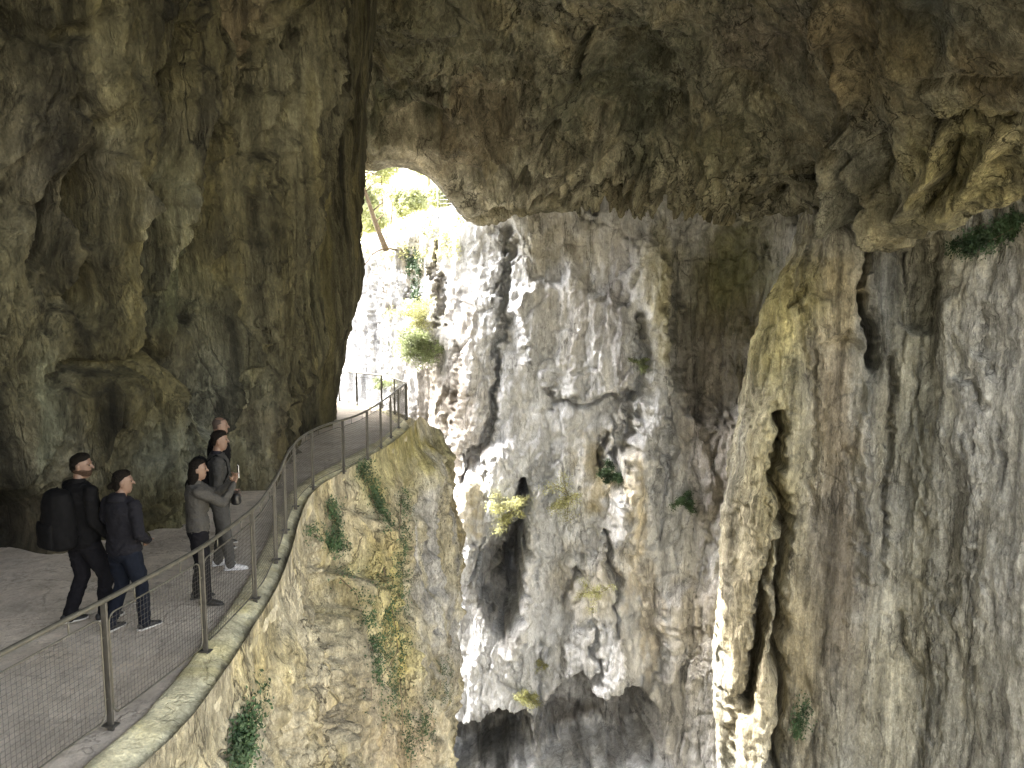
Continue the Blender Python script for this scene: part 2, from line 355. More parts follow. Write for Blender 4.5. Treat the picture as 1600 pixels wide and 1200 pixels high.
# ---- ceiling and arch
lip = [(430,300,31),(520,290,32),(575,262,33),(620,254,33.4),(665,268,33.8),(700,303,34.2),(742,346,35.2),(800,336,35.2),(860,326,34.4),(950,316,32.6),(1060,314,31),(1150,316,29),
       (1240,322,25.8),(1310,332,23.6),(1350,342,22.6),(1395,368,21.4),(1450,360,20.2),(1530,326,18.6),(1610,298,17),(1750,250,15),(1950,200,13)]
net = []
net.append([at(u, v, Y)+Vector((0, 3.0, 15)) for u, v, Y in lip])
net.append([at(u, v, Y)+Vector((0, 3.0, 3.0)) for u, v, Y in lip])
net.append([at(u, v, Y)+Vector((0, 1.3, .25)) for u, v, Y in lip])
net.append([at(u, v, Y) for u, v, Y in lip])
for (k, dv, fy) in ((1, .93, .975), (2, .74, .93), (3, .40, .83), (4, .0, .74), (5, -.55, .60), (6, -1.7, .44)):
    net.append([at(u, v*dv, Y*fy) for u, v, Y in lip])
net.append([Vector((at(u, 0, Y*.74).x*.55, 2.0, 14.5-.35*max(0, i-8))) for i, (u, v, Y) in enumerate(lip)])
net.append([Vector((at(u, 0, Y*.74).x*.6-1, -9.0, 14.5-.35*max(0, i-8))) for i, (u, v, Y) in enumerate(lip)])
FC = [('crack', [(590,115),(577,150),(570,210),(562,262)], 8, 1.6), ('poly', [(590,125),(650,108),(700,96),(760,78),(830,62),(850,140),(780,200),(700,210),(590,225)], -1.0, 9),
      ('rib', [(590,120),(650,102),(700,90),(760,70),(830,56)], 7, .5), ('poly', [(590,130),(672,120),(680,180),(640,195),(592,205)], -.5, 6),
      ('poly', [(880,140),(1000,110),(1060,130),(1070,200),(960,225),(880,190)], -.9, 12), ('poly', [(940,60),(1020,30),(1050,90),(1000,110),(930,110)], -.7, 10),
      ('crack', [(918,50),(908,90),(900,135)], 9, .9), ('rib', [(928,50),(920,100),(912,138)], 4, .5), ('crack', [(862,195),(845,235)], 7, 1.0),
      ('rib', [(720,180),(800,240),(860,245)], 8, .6), ('rib', [(640,120),(720,190),(800,235)], 7, .4), ('rib', [(870,250),(990,215),(1070,190)], 10, .7), ('rib', [(760,130),(830,140),(910,135)], 7, .5),
      ('rib', [(840,80),(860,130),(880,150)], 8, .4), ('rib', [(700,100),(690,170),(700,230)], 8, .5),
      ('pit', (940,300), (30,15), 1.4), ('pit', (1042,322), (14,12), .9), ('pit', (1288,290), (34,32), 2.0), ('pit', (1190,300), (30,10), 1.0), ('pit', (1145,125), (30,24), .5), ('pit', (745,275), (10,12), .7),
      ('crack', [(742,348),(800,332),(862,316),(905,322)], 4, 1.2),('pit', (652,215), (36,14), .7), ('poly', [(880,225),(900,170),(1080,190),(1080,250),(960,250)], -.5, 14),
      ('rib', [(1318,230),(1333,322)], 12, .8), ('rib', [(1302,0),(1318,80),(1330,180),(1333,318)], 13, .7), ('rib', [(1340,190),(1352,250),(1378,320),(1392,366)], 9, .8), ('crack', [(1312,60),(1322,150),(1345,230)], 7, .7),
      ('pit', (1375,255), (12,40), .6), ('pit', (1452,40), (28,60), .4), ('crack', [(1440,130),(1500,120),(1600,110)], 7, .25), ('crack', [(1450,190),(1520,180),(1600,185)], 7, .35),
      ('pit', (1215,85), (34,30), .3), ('pit', (1075,85), (30,70), .3), ('rib', [(1130,150),(1170,240),(1168,300)], 9, .5), ('rib', [(1100,190),(1130,260),(1140,310)], 8, .4),
      ('rib', [(1480,200),(1455,280),(1410,340)], 10, .5), ('crack', [(1500,215),(1480,290),(1440,330)], 6, .5), ('rib', [(1570,200),(1540,270),(1480,330)], 12, .4),
      ('poly', [(580,0),(700,0),(830,0),(830,50),(700,85),(600,105)], .5, 12), ('crack',[(700,0),(720,30),(690,70)],6,.5)]
for i in range(26):      # short draperies hanging along the joint with the gorge wall
    uu = 760+i*19+random.uniform(-6, 6); FC.append(('rib', [(uu+random.uniform(4,16), 262+random.uniform(-25,20)), (uu, 318+random.uniform(-8,6))], random.uniform(4,7), random.uniform(.3,.7)))
TC = [(640,165,70,45,(.10,.11,.07),.85), (960,165,120,60,(.11,.115,.08),.9), (1010,80,70,60,(.12,.12,.08),.7), (700,235,110,30,(.34,.295,.21),.7), (760,190,70,50,(.25,.20,.14),.6), (640,280,70,30,(.46,.40,.29),.8),(725,290,60,40,(.48,.42,.31),.8),  # recessed panels tinted darker; pale tints paint bounced light along the lip
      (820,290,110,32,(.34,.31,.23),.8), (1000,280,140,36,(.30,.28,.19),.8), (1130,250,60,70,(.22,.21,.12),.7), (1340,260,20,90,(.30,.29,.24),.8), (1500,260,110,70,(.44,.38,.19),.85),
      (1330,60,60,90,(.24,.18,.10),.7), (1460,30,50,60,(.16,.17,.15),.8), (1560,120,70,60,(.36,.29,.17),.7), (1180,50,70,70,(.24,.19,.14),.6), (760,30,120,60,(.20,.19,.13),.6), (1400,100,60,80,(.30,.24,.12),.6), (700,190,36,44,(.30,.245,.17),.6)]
cdn_ = wall_disp(.8, zs=.35, seed=21., blocks=.28, small=1.1)
def cdn(x, y, z, u, v):
    return cdn_(x, y, z*.8, u, v)-.55*.5*.8*fbm((x+21.)*.16, y*.16, z*.8*.10, 3)
def cd(x, y, z, u, v):
    b = cdn(x, y, z, u, v)
    return b*np.clip((35-y)/6+.35, .35, 1)*np.where((u < 700) & (v > 150), .45, 1)*(1-.45*np.clip((u-1150)/150, 0, 1))
TC = [t[:4]+(tuple(q*.88*k_ for q, k_ in zip(t[4], (.95,1.,1.02))),)+t[5:] for t in TC]+[(600,40,80,110,(.115,.11,.065),.9), (650,285,90,44,(.52,.48,.37),.85), (780,300,90,40,(.50,.48,.39),.9), (900,285,120,40,(.42,.40,.31),.85), (1080,285,140,44,(.38,.36,.26),.85), (1180,200,50,70,(.25,.24,.15),.5)]  # added pale lip tints paint more light bounced up under the arch
TC = [t[:4]+(tuple(q for q in t[4]),)+t[5:] for t in TC]
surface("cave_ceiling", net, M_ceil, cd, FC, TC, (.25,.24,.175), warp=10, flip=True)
# ---- far gorge wall
wd1 = wall_disp(.72, seed=50., blocks=.28, small=1.3, fl=1.0); wd2 = wall_disp(.7, seed=50., blocks=.05, small=1.0, fl=1.5)
def wd_far(x, y, z, u, v):
    k = np.clip((x+4.5)/2.5, 0, 1); return wd1(x, y, z, u, v)*k+wd2(x*1.6, y*.8, z, u, v)*(1-k)
u_out = lambda x, y: x < -1.2
cl = [(1380,25.5),(1290,28.5),(1220,30),(1150,31.5),(1060,33.5),(960,35),(870,36.3),(800,37),(745,38),(700,39.5),(655,42),(610,45),(560,49),(480,55),(330,66)]
top = [14,14,14,14,14,13,12,11,8.6,8.0,7.9,7.5,6.9,6.9,7.5]
bulge = {-36:-6, -29:-4.5, -22:-3.2, -16:-2.2, -10:-1.2, -4:-.5, 1:0, 5:.3}
net = []
for z in (-36,-29,-22,-16,-10,-4,1,5):
    net.append([wz(u, Y+bulge[z]*(1 if u > 620 else .4), z) for u, Y in cl])
net.append([wz(u, Y+.5, t) for (u, Y), t in zip(cl, top)])
net.append([wz(u, Y+3.5, t+.5) for (u, Y), t in zip(cl, top)])
FF = [('crack', [(797,360),(792,440),(786,520),(780,620),(765,690),(735,745)], 7, 1.3), ('crack', [(1003,500),(1008,560),(1000,610),(975,700)], 7, 1.0),
      ('pit', (942,706), (6,22), 1.6), ('pit', (966,690), (5,40), .9), ('poly', [(720,470),(780,400),(782,560),(765,660),(720,700),(700,600)], .6, 16),
      ('poly', [(800,450),(900,430),(985,480),(1003,560),(990,612),(930,622),(880,628),(858,600),(820,560)], .75, 10), ('crack', [(856,600),(882,634),(930,628),(992,618)], 6, .9), ('crack', [(870,575),(866,605)], 5, .5), ('crack', [(918,575),(912,610)], 5, .5),
      ('poly', [(990,380),(1050,350),(1060,450),(1030,700),(1010,860),(950,850),(980,720),(1012,620),(1010,520)], .9, 14),
      ('poly', [(1042,335),(1250,330),(1250,640),(1160,660),(1090,640),(1060,560),(1055,440)], -1.3, 16), ('crack', [(1045,345),(1066,450),(1092,495)], 5, .5), ('crack', [(1100,405),(1240,402)], 3, .3),
      ('poly', [(690,790),(740,720),(800,690),(812,740),(800,800),(760,830),(742,910),(700,900)], 1.5, 10),
      ('poly', [(748,850),(800,835),(818,745),(822,800),(818,900),(815,960),(790,985),(765,960),(745,930)], -3.2, 6), ('pit', (812,770), (9,26), 3.2), ('pit', (800,900), (15,64), 4.5),
      ('rib', [(835,760),(832,860),(826,960),(800,1020)], 14, .9), ('poly', [(880,870),(930,860),(960,900),(968,960),(930,968),(880,950)], 1.0, 9), ('crack', [(893,885),(884,935)], 5, 1.0), ('crack', [(948,835),(962,905),(966,975)], 6, 1.4), ('crack',[(905,860),(893,900)],4,.8),
      ('poly', [(885,965),(930,975),(925,1060),(905,1085),(886,1050)], .9, 7), ('poly', [(930,970),(975,965),(985,1060),(960,1100),(930,1070)], 1.0, 7), ('crack', [(929,980),(930,1090)], 4, 1.0),
      ('poly', [(700,1145),(760,1125),(820,1130),(835,1210),(700,1230)], -4.0, 12), ('poly', [(855,1110),(900,1080),(1000,1090),(1020,1150),(1040,1220),(850,1220)], -4.0, 13), ('pit', (905,1080), (18,30), 2.4), ('pit', (965,1105), (16,26), 2.2),
      ('poly', [(1030,930),(1075,915),(1080,1010),(1060,1055),(1028,1060)], .5, 8), ('poly', [(1085,915),(1130,920),(1135,1040),(1090,1050)], .4, 8), ('crack', [(1022,920),(1030,1060)], 6, .8), ('crack', [(1035,985),(1090,990)], 4, .4),
      ('crack', [(990,870),(1000,900),(1012,960),(1022,1010)], 6, .6), ('rib', [(985,760),(965,830),(955,860)], 10, .6), ('crack', [(640,380),(645,430),(640,470)], 6, .9), ('crack', [(682,360),(686,430),(695,500)], 5, .9), ('crack', [(660,640),(668,690),(690,760)], 7, .8), ('crack',[(712,610),(706,660)],6,.6),
      ('crack', [(600,380),(607,440),(600,480)], 5, .8), ('crack', [(580,420),(586,500),(580,560)], 5, .6), ('crack', [(620,480),(612,560)], 5, .7), ('crack', [(560,470),(640,440)], 3, .3), ('crack', [(650,440),(690,430)], 3, .3),('crack', [(595,500),(603,560),(596,600)], 4, .6),
      ('crack', [(940,295),(932,330)], 12, 1.4), ('pit', (1045,700), (7,22), .6), ('rib', [(1000,640),(985,720),(950,830)], 12, .5), ('crack', [(1040,620),(1035,700),(1050,760)], 5, .6), ('crack', [(845,1010),(850,1080),(835,1130)], 6, .8),
      ('crack', [(720,540),(716,640),(700,700)], 5, .4), ('crack', [(860,640),(855,720),(850,800)], 4, .35),('crack', [(1110,640),(1125,760),(1100,900)], 7, .4)]
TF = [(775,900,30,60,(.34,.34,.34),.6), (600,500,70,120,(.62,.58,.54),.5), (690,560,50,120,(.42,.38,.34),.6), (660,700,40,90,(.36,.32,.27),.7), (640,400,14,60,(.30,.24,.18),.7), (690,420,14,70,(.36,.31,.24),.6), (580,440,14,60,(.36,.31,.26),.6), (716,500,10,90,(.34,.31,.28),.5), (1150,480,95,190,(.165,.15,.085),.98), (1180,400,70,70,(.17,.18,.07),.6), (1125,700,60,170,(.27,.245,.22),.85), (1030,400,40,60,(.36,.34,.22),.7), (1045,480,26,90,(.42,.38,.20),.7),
      (880,380,120,50,(.42,.39,.29),.7), (900,480,30,120,(.50,.47,.42),.5), (970,490,30,120,(.34,.33,.33),.8), (935,745,40,50,(.58,.47,.22),.7), (990,790,14,90,(.62,.52,.30),.6), (720,690,30,40,(.60,.52,.42),.5), (735,790,18,40,(.60,.50,.26),.6),  # grey patch on the upper face is painted shade
      (920,900,50,60,(.58,.52,.38),.6), (1000,960,14,120,(.58,.48,.30),.5), (1080,980,60,80,(.46,.42,.36),.7), (1080,1120,80,110,(.36,.35,.33),.7), (760,1180,80,50,(.09,.09,.085),.95), (930,1160,95,55,(.11,.10,.09),.95),  # two near-black tints paint the shade under the foot overhangs
      (650,390,60,40,(.42,.37,.22),.6), (720,640,40,60,(.46,.38,.30),.5), (660,620,40,90,(.40,.35,.29),.5), (790,900,32,80,(.28,.27,.24),.7)]  # the hollow's grey tints deepen its shade in the colour
FF = [(f[0], f[1], f[2]*.85, f[3]*(1.15 if f[3] > .85 else .7)) if f[0] == 'crack' else f for f in FF]
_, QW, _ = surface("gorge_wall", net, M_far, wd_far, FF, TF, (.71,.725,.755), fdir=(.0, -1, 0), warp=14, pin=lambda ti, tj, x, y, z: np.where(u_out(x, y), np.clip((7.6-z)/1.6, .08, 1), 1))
# ---- right cave wall with its pillar
zr = [-34,-26,-18,-12,-8,-4,0,3,4.8,6.5,10]
edge = [1120,1126,1128,1128,1128,1142,1168,1192,1238,1258,1270]
net = []
for z, e in zip(zr, edge):
    s = max(0, -z)*.05
    row = [wz(e+170, 34, z), wz(e+40, 28.5, z), wz(e, 26.0, z)]
    for u, Y in ((max(e+42, 1205), 24.6), (1290,24.0), (1350,23.6), (1405,23.4), (1470,22.4), (1550,20.9), (1650,19.2), (1800,17.0), (2150,15), (2900,13.5)):
        row.append(wz(u, Y-s, z))
    net.append(row)
FR = [('crack', [(1216,640),(1220,760),(1222,850),(1214,1000),(1214,1260)], 8, 2.0), ('crack', [(1205,860),(1190,930),(1182,1010),(1162,1085)], 7, 1.8), ('rib', [(1190,640),(1195,760),(1185,880)], 14, .6),
      ('crack', [(1352,470),(1360,520),(1366,572)], 9, 2.0), ('crack', [(1345,330),(1352,380),(1352,450)], 6, 1.0), ('crack', [(1240,470),(1262,450),(1285,455)], 8, .9), ('crack', [(1258,470),(1250,540),(1262,590)], 6, .5),
      ('poly', [(1268,380),(1300,345),(1340,370),(1356,450),(1345,540),(1320,520),(1285,540),(1268,470)], .5, 12), 
      ('poly', [(1405,380),(1470,360),(1480,420),(1470,500),(1430,510),(1408,460)], -1.0, 16),  
      ('crack', [(1398,560),(1392,640),(1390,720),(1384,800),(1375,900)], 6, .8), ('crack', [(1410,960),(1414,1010),(1428,1060)], 5, .8), ('crack', [(1500,530),(1504,600)], 7, .8), ('crack', [(1515,600),(1540,640)], 5, .5),
      ('poly', [(1535,480),(1560,500),(1575,570),(1545,590),(1530,540)], -.4, 9),
      ('crack', [(1476,960),(1482,910),(1500,897),(1520,915),(1525,960)], 6, .5), ('crack', [(1528,950),(1535,905),(1555,915),(1560,960)], 6, .5), ('crack', [(1525,1040),(1535,1090)], 10, .7),
      ('crack', [(1440,900),(1450,760),(1440,640)], 7, .3), ('crack', [(1330,700),(1340,820),(1335,900)], 6, .35), ('rib', [(1500,600),(1510,760),(1505,900)], 14, .3), ('rib', [(1345,600),(1355,760),(1350,900)], 8, .3),
      ('poly', [(1130,900),(1185,860),(1180,960),(1165,1060),(1150,1100),(1128,1060)], .7, 9), ('poly', [(1150,1110),(1180,1030),(1205,940),(1212,1100),(1205,1220),(1150,1220)], .8, 8),
      ('poly', [(1170,640),(1240,560),(1262,600),(1240,760),(1180,850),(1160,760)], .5, 12),('crack', [(1275,560),(1272,700),(1262,800)], 6, .5), ('poly', [(1470,395),(1540,385),(1535,440),(1500,470),(1480,440)], .3, 12)]
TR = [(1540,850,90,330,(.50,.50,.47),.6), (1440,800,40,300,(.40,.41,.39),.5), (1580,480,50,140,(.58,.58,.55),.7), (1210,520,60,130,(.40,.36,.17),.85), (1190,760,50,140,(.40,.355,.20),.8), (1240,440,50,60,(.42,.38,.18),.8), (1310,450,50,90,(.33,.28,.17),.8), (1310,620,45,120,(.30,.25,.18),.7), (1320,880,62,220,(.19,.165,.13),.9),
      (1290,700,40,80,(.34,.29,.2),.5), (1380,470,36,110,(.19,.20,.20),.85), (1440,600,50,220,(.25,.26,.24),.75), (1510,420,30,60,(.60,.58,.48),.8), (1590,430,30,70,(.55,.54,.50),.7), (1530,700,70,160,(.46,.46,.43),.7),  # pale tints by the far right edge paint its sunlit patch
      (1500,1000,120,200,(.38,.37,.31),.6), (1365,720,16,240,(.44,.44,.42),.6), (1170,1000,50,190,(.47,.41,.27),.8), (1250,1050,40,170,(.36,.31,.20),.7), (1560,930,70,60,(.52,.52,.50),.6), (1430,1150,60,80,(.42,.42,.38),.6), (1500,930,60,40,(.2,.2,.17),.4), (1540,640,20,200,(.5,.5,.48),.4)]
FR = [(f[0], f[1], f[2]*.85, f[3]*(1.15 if f[3] > .95 else .45)) if f[0] == 'crack' else f for f in FR]
TR = [t[:4]+(tuple(q*1.0 for q in t[4]),)+t[5:] for t in TR]
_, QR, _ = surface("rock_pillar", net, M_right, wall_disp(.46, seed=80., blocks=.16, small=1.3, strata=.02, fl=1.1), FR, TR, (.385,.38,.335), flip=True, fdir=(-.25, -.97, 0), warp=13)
# ---- the outer edge of the path
edge_px = [(-900,2300),(-260,1700),(0,1395),(110,1290),(200,1206),(300,1108),(400,962),(432,905),(453,850),(470,795),(493,762),(530,738),(575,712),(615,688),(642,663)]
O_pts = [atz(u, v, 0) for u, v in edge_px]
far_px = [(628,650),(604,638),(580,634),(556,631),(530,625),(480,617)]
far_O = [atz(u, v, 0) for u, v in far_px]
# ---- buttress and rough retaining wall under the path
net = []
hump = [(657,669,23.4,-.05),(670,690,24.4,-.5),(676,715,25.8,-.9)]
for z in (0.0,-.7,-2.,-4.,-6.5,-10,-15,-22,-34):
    row = []
    for i, p in enumerate(O_pts):
        q = Vector((p.x, p.y, z)); k = max(0, i-9)/5.
        t = -z
        q.x += .045+.02*t + k*.045*t*(1 if k < .9 else .6); q.y -= k*.10*t
        row.append(q)
    for (u, v, Y, z0) in hump:
        e = min(1, -z/6.)
        row.append(wz(u+e*(679-u)*(1 if u > 660 else .6), Y-.05*(-z), z+z0 if z > -1 else z-.3))
    row += [Vector((-2.7, 26.6, z-1.0 if z > -1 else z-.3)), Vector((-4.0, 25.9, z-.25)), Vector((-5.6, 26.9, z-.25)), Vector((-8.5, 29.6, z-.25)), Vector((-14, 35.5, z-.25))]
    net.append(row)
FB = [('crack', [(488,770),(484,850),(486,930),(478,1060),(470,1250)], 6, .5), ('poly', [(494,900),(540,910),(565,960),(590,1060),(630,1130),(640,1260),(470,1260),(482,1000)], .9, 10),
      ('poly', [(510,790),(560,800),(590,850),(570,960),(530,900),(500,880)], .35, 9), ('pit', (548,790), (10,16), .5), ('pit', (560,960), (14,14), .4), ('crack', [(630,760),(634,860),(630,960)], 5, .35), ('rib', [(660,720),(664,900),(668,1100)], 16, .4),
      ('crack', [(560,950),(585,1050),(602,1140)], 8, .4), ('poly', [(590,860),(620,900),(625,980),(600,990),(575,930)], -.4, 8), ('crack', [(640,680),(610,700),(560,735),(520,760)], 5, .2),('crack', [(655,1030),(660,1100),(650,1180)], 6, .3)]
for i in range(40): FB.append(('pit', (random.uniform(250,680), random.uniform(820,1200)), (random.uniform(3,9), random.uniform(3,9)), random.uniform(.06,.18)))
TB = [(684,900,10,330,(.25,.235,.18),.8), (665,690,24,30,(.24,.23,.11),.8), (560,900,50,100,(.50,.46,.22),.7), (570,990,60,60,(.55,.49,.22),.7), (660,880,18,240,(.42,.42,.42),.85), (640,700,40,28,(.34,.31,.13),.85), (600,830,20,70,(.36,.30,.18),.5), (530,830,40,60,(.48,.41,.28),.5), (500,1120,70,80,(.46,.40,.28),.6), (460,900,18,160,(.56,.51,.38),.8),
      (400,1050,60,60,(.55,.49,.32),.7), (600,740,60,40,(.40,.37,.17),.7), (690,1000,14,120,(.42,.33,.22),.6), (600,930,12,50,(.55,.42,.18),.7), (690,780,14,90,(.32,.27,.15),.7), (560,1150,60,50,(.50,.38,.26),.5), (300,1170,60,60,(.50,.45,.30),.6)]
def bd(x, y, z, u, v):
    b = wall_disp(.75, zs=.35, seed=110., blocks=.32, small=1.35)(x, y, z, u, v)
    f1, f2, i = worley(x*3.2, y*3.2, z*3.6)      # rubble
    b = b+.05*ridged(x*2.6, y*2.6, z*1.6, 3, .6)+np.where(u < 492, .13*((i-.5)*.9-.7*np.exp(-((f2-f1)/.16)**2)), .03*(i-.5))
    return b
def bpin(ti, tj, x, y, z):
    return np.clip(-(z+.15)/1.5, 0.02, 1)+0*x
_, QB, _ = surface("rock_buttress", net, M_butt, bd, FB, TB, (.52,.48,.36), pin=bpin, warp=7)
# ================================================================== path, kerb, ground
def spl(pts, n):
    a = np.array([tuple(p) for p in pts]); return [Vector(q) for q in spline(a, np.linspace(0, len(a)-1, n))]
M_path = rock_mat("worn_concrete", zstretch=1., stain=.12, streak=.12, speck=.2, bumpd=.012, scale=1.6, tintb=(.6,.56,.5), tintamt=.25, fiss=1., fisd=.3)
M_kerb = simple("mossy_concrete_kerb", (.46,.43,.28), .9, vary=.3, scale=4., bump=.9)
def offset(c, d, z):
    out = []
    for i, p in enumerate(c):
        t = (c[min(i+1, len(c)-1)]-c[max(i-1, 0)]).normalized(); n = Vector((t.y, -t.x, 0))
        out.append(Vector((p.x+n.x*d, p.y+n.y*d, z)))
    return out
Oc = spl(O_pts, 150)                       # outer edge, near part
far = spl([O_pts[-1]]+far_O+[Vector((-12,34,0)), Vector((-24,42,0))], 60)[1:]
outer = Oc+far
ins = [Vector((-24,30,0)), Vector((-14,24,0)), Vector((-9.5,18,0)), Vector((-9,8,0)), Vector((-9.5,0,0)), Vector((-9,-10,0))]
pv = [(p.x-.0, p.y, 0.0) for p in offset(outer, -.31, 0)]+[tuple(p) for p in ins]+[(-4,-10,0)]
o = link_mesh("path", [(x, y, 0.0) for x, y, z in pv], [tuple(range(len(pv)))], M_path, None, False)
ca = o.data.color_attributes.new('tint', 'FLOAT_COLOR', 'POINT')
for q in ca.data: q.color = (.54,.48,.405,1)
bm = bmesh.new(); bm.from_mesh(o.data); bmesh.ops.triangulate(bm, faces=bm.faces[:]); bm.to_mesh(o.data); bm.free()
o['kind'] = 'structure'
def kerb(name, c, wd):
    prof = [(-wd, -.05), (-wd, .03), (-wd+.02, .04), (-wd+.08, .035), (-wd*.6, .02), (-wd*.35, -.005), (-wd*.12, -.05), (.01, -.10), (.04, -.19), (.02, -.3), (-.08, -.4)]
    V = []; n = len(prof)
    for k, (d, z) in enumerate(prof): V.append(offset(c, d, z))
    A = np.array([[tuple(V[k][i]) for k in range(n)] for i in range(len(c))])
    w_ = np.linspace(0, 1, n)[None, :]**.7; A[..., 2] += w_*.05*fbm(A[..., 0]*2.5, A[..., 1]*2.5, A[..., 2]*3, 4); A[..., 0] += w_*(.07*fbm(A[..., 0]*1.5+5, A[..., 1]*1.5, A[..., 2]*2, 4))
    m = A.shape[0]; idx = np.arange(m*n).reshape(m, n)
    fc = np.stack([idx[:-1, :-1], idx[:-1, 1:], idx[1:, 1:], idx[1:, :-1]], -1).reshape(-1, 4)
    cc = np.ones(A.shape)*np.array((.60,.56,.38)); cc[:, -4:] = (.52,.48,.36); o = link_mesh(name, A, fc, M_kerbrock, None, True, cc); o['kind'] = 'structure'; return o
kerb("kerb", spl(O_pts, 500), .34); kerb("kerb", far, .40)
# gorge floor and the river bed
g = np.linspace(-1, 1, 60); X, Y = np.meshgrid(-6+g*30, 22+g*40); Z = -31+1.6*fbm(X*.2, Y*.2, X*0, 4)
P = np.stack([X, Y, Z], -1); idx = np.arange(3600).reshape(60, 60)
o = link_mesh("gorge_floor", P, np.stack([idx[:-1, :-1], idx[:-1, 1:], idx[1:, 1:], idx[1:, :-1]], -1).reshape(-1, 4), M_far, None, True, np.ones((3600, 3))*.07)
o['kind'] = 'structure'
# slope above the gorge outside the arch
M_grass = simple("dry_grass_slope", (.22,.21,.09), .95, vary=.4, scale=1.2, bump=1.)
def wall_y(x):
    xs = np.array([-31,-16,-10.5,-7.2,-5.0,-3.4,-1.9,0,4]); ys = np.array([66,55,49,45,42,39.5,38,37,36]); return np.interp(x, xs, ys)
n = 120; X, T = np.meshgrid(np.linspace(-70, 12, n), np.linspace(0, 1, n)**1.6)
Y = wall_y(X)+2.6+T*110; Z = np.where(T == 0, 5.0, 7.3+np.clip(T*110-7, 0, 200)*.24)+.5*fbm(X*.3, Y*.3, X*0, 4)
P = np.stack([X, Y, Z], -1); idx = np.arange(n*n).reshape(n, n)
o = link_mesh("hillside", P, np.stack([idx[:-1, :-1], idx[:-1, 1:], idx[1:, 1:], idx[1:, :-1]], -1).reshape(-1, 4), M_grass, None, True)
o['kind'] = 'structure'; hill_P = P
M_out = rock_mat("bounce_slope_limestone", streak=.2, speck=.4)  # for the added reflector slope
def bounce_slope(name, pts, mat, n=70):
    """unseen slope added to bounce sunlight into the cave from the right and behind: base line pts, rising outwards"""
    A = np.array(pts, float); L = spline(A, np.linspace(0, len(A)-1, n)); t = np.linspace(0, 1, n)
    ctr = np.array([0., 0.]); dr = L-ctr; dr /= np.linalg.norm(dr, axis=1)[:, None]
    X = L[:, 0][None]+dr[:, 0][None]*t[:, None]*45; Y = L[:, 1][None]+dr[:, 1][None]*t[:, None]*45
    Z = -30+np.minimum(t*1.6, 1)[:, None]*38+t[:, None]*6+2.2*fbm(X*.09, Y*.09, X*0, 5)
    P = np.stack([X, Y, Z], -1); idx = np.arange(n*n).reshape(n, n)
    o = link_mesh(name, P, np.stack([idx[:-1, :-1], idx[:-1, 1:], idx[1:, 1:], idx[1:, :-1]], -1).reshape(-1, 4), mat, None, True, np.ones((n*n, 3))*(.40,.37,.29))
    o['kind'] = 'structure'
bounce_slope("unseen_bounce_slope", [(42,20),(38,8),(34,-6),(26,-20),(8,-30),(-14,-30)], M_out)  # added out of view, reflects sunlight onto ceiling and walls
# ================================================================== railing
M_rail = simple("galvanised_handrail", (.11,.105,.085), .5, .5, vary=.2, scale=14, bump=.1)
M_post = simple("grey_steel_posts", (.09,.085,.075), .55, .5, vary=.2, scale=20)
M_wire = simple("steel_wire_mesh", (.035,.033,.03), .8, .1, vary=.15, scale=30)
T_px = [(-420,1240),(-200,1125),(0,1022),(100,970),(190,924),(300,864),(345,834),(400,791),(420,765),(435,740),(445,717),(455,700),(470,684),(490,672),(515,662),(560,648),(600,625),(635,598)]
rc = spl([atz(u, v, 1.1)*1.0 for u, v in T_px], 900)
far_rail = spl([Vector((-3.12,22.44,1.1)), Vector((-3.5,23.3,1.1)), Vector((-4.1,24.55,1.1)), Vector((-4.75,25.15,1.1)), Vector((-5.4,25.7,1.1)), Vector((-6.2,26.7,1.1)), Vector((-8.2,29,1.1)), Vector((-10.5,31.5,1.1))], 400)
def arc(c):
    L = [0]
    for a, b in zip(c[:-1], c[1:]): L.append(L[-1]+(b-a).length)
    return np.array(L)
def samp(c, L, s):
    i = int(np.clip(np.searchsorted(L, s)-1, 0, len(c)-2)); f = (s-L[i])/max(1e-9, L[i+1]-L[i]); return c[i].lerp(c[i+1], f)
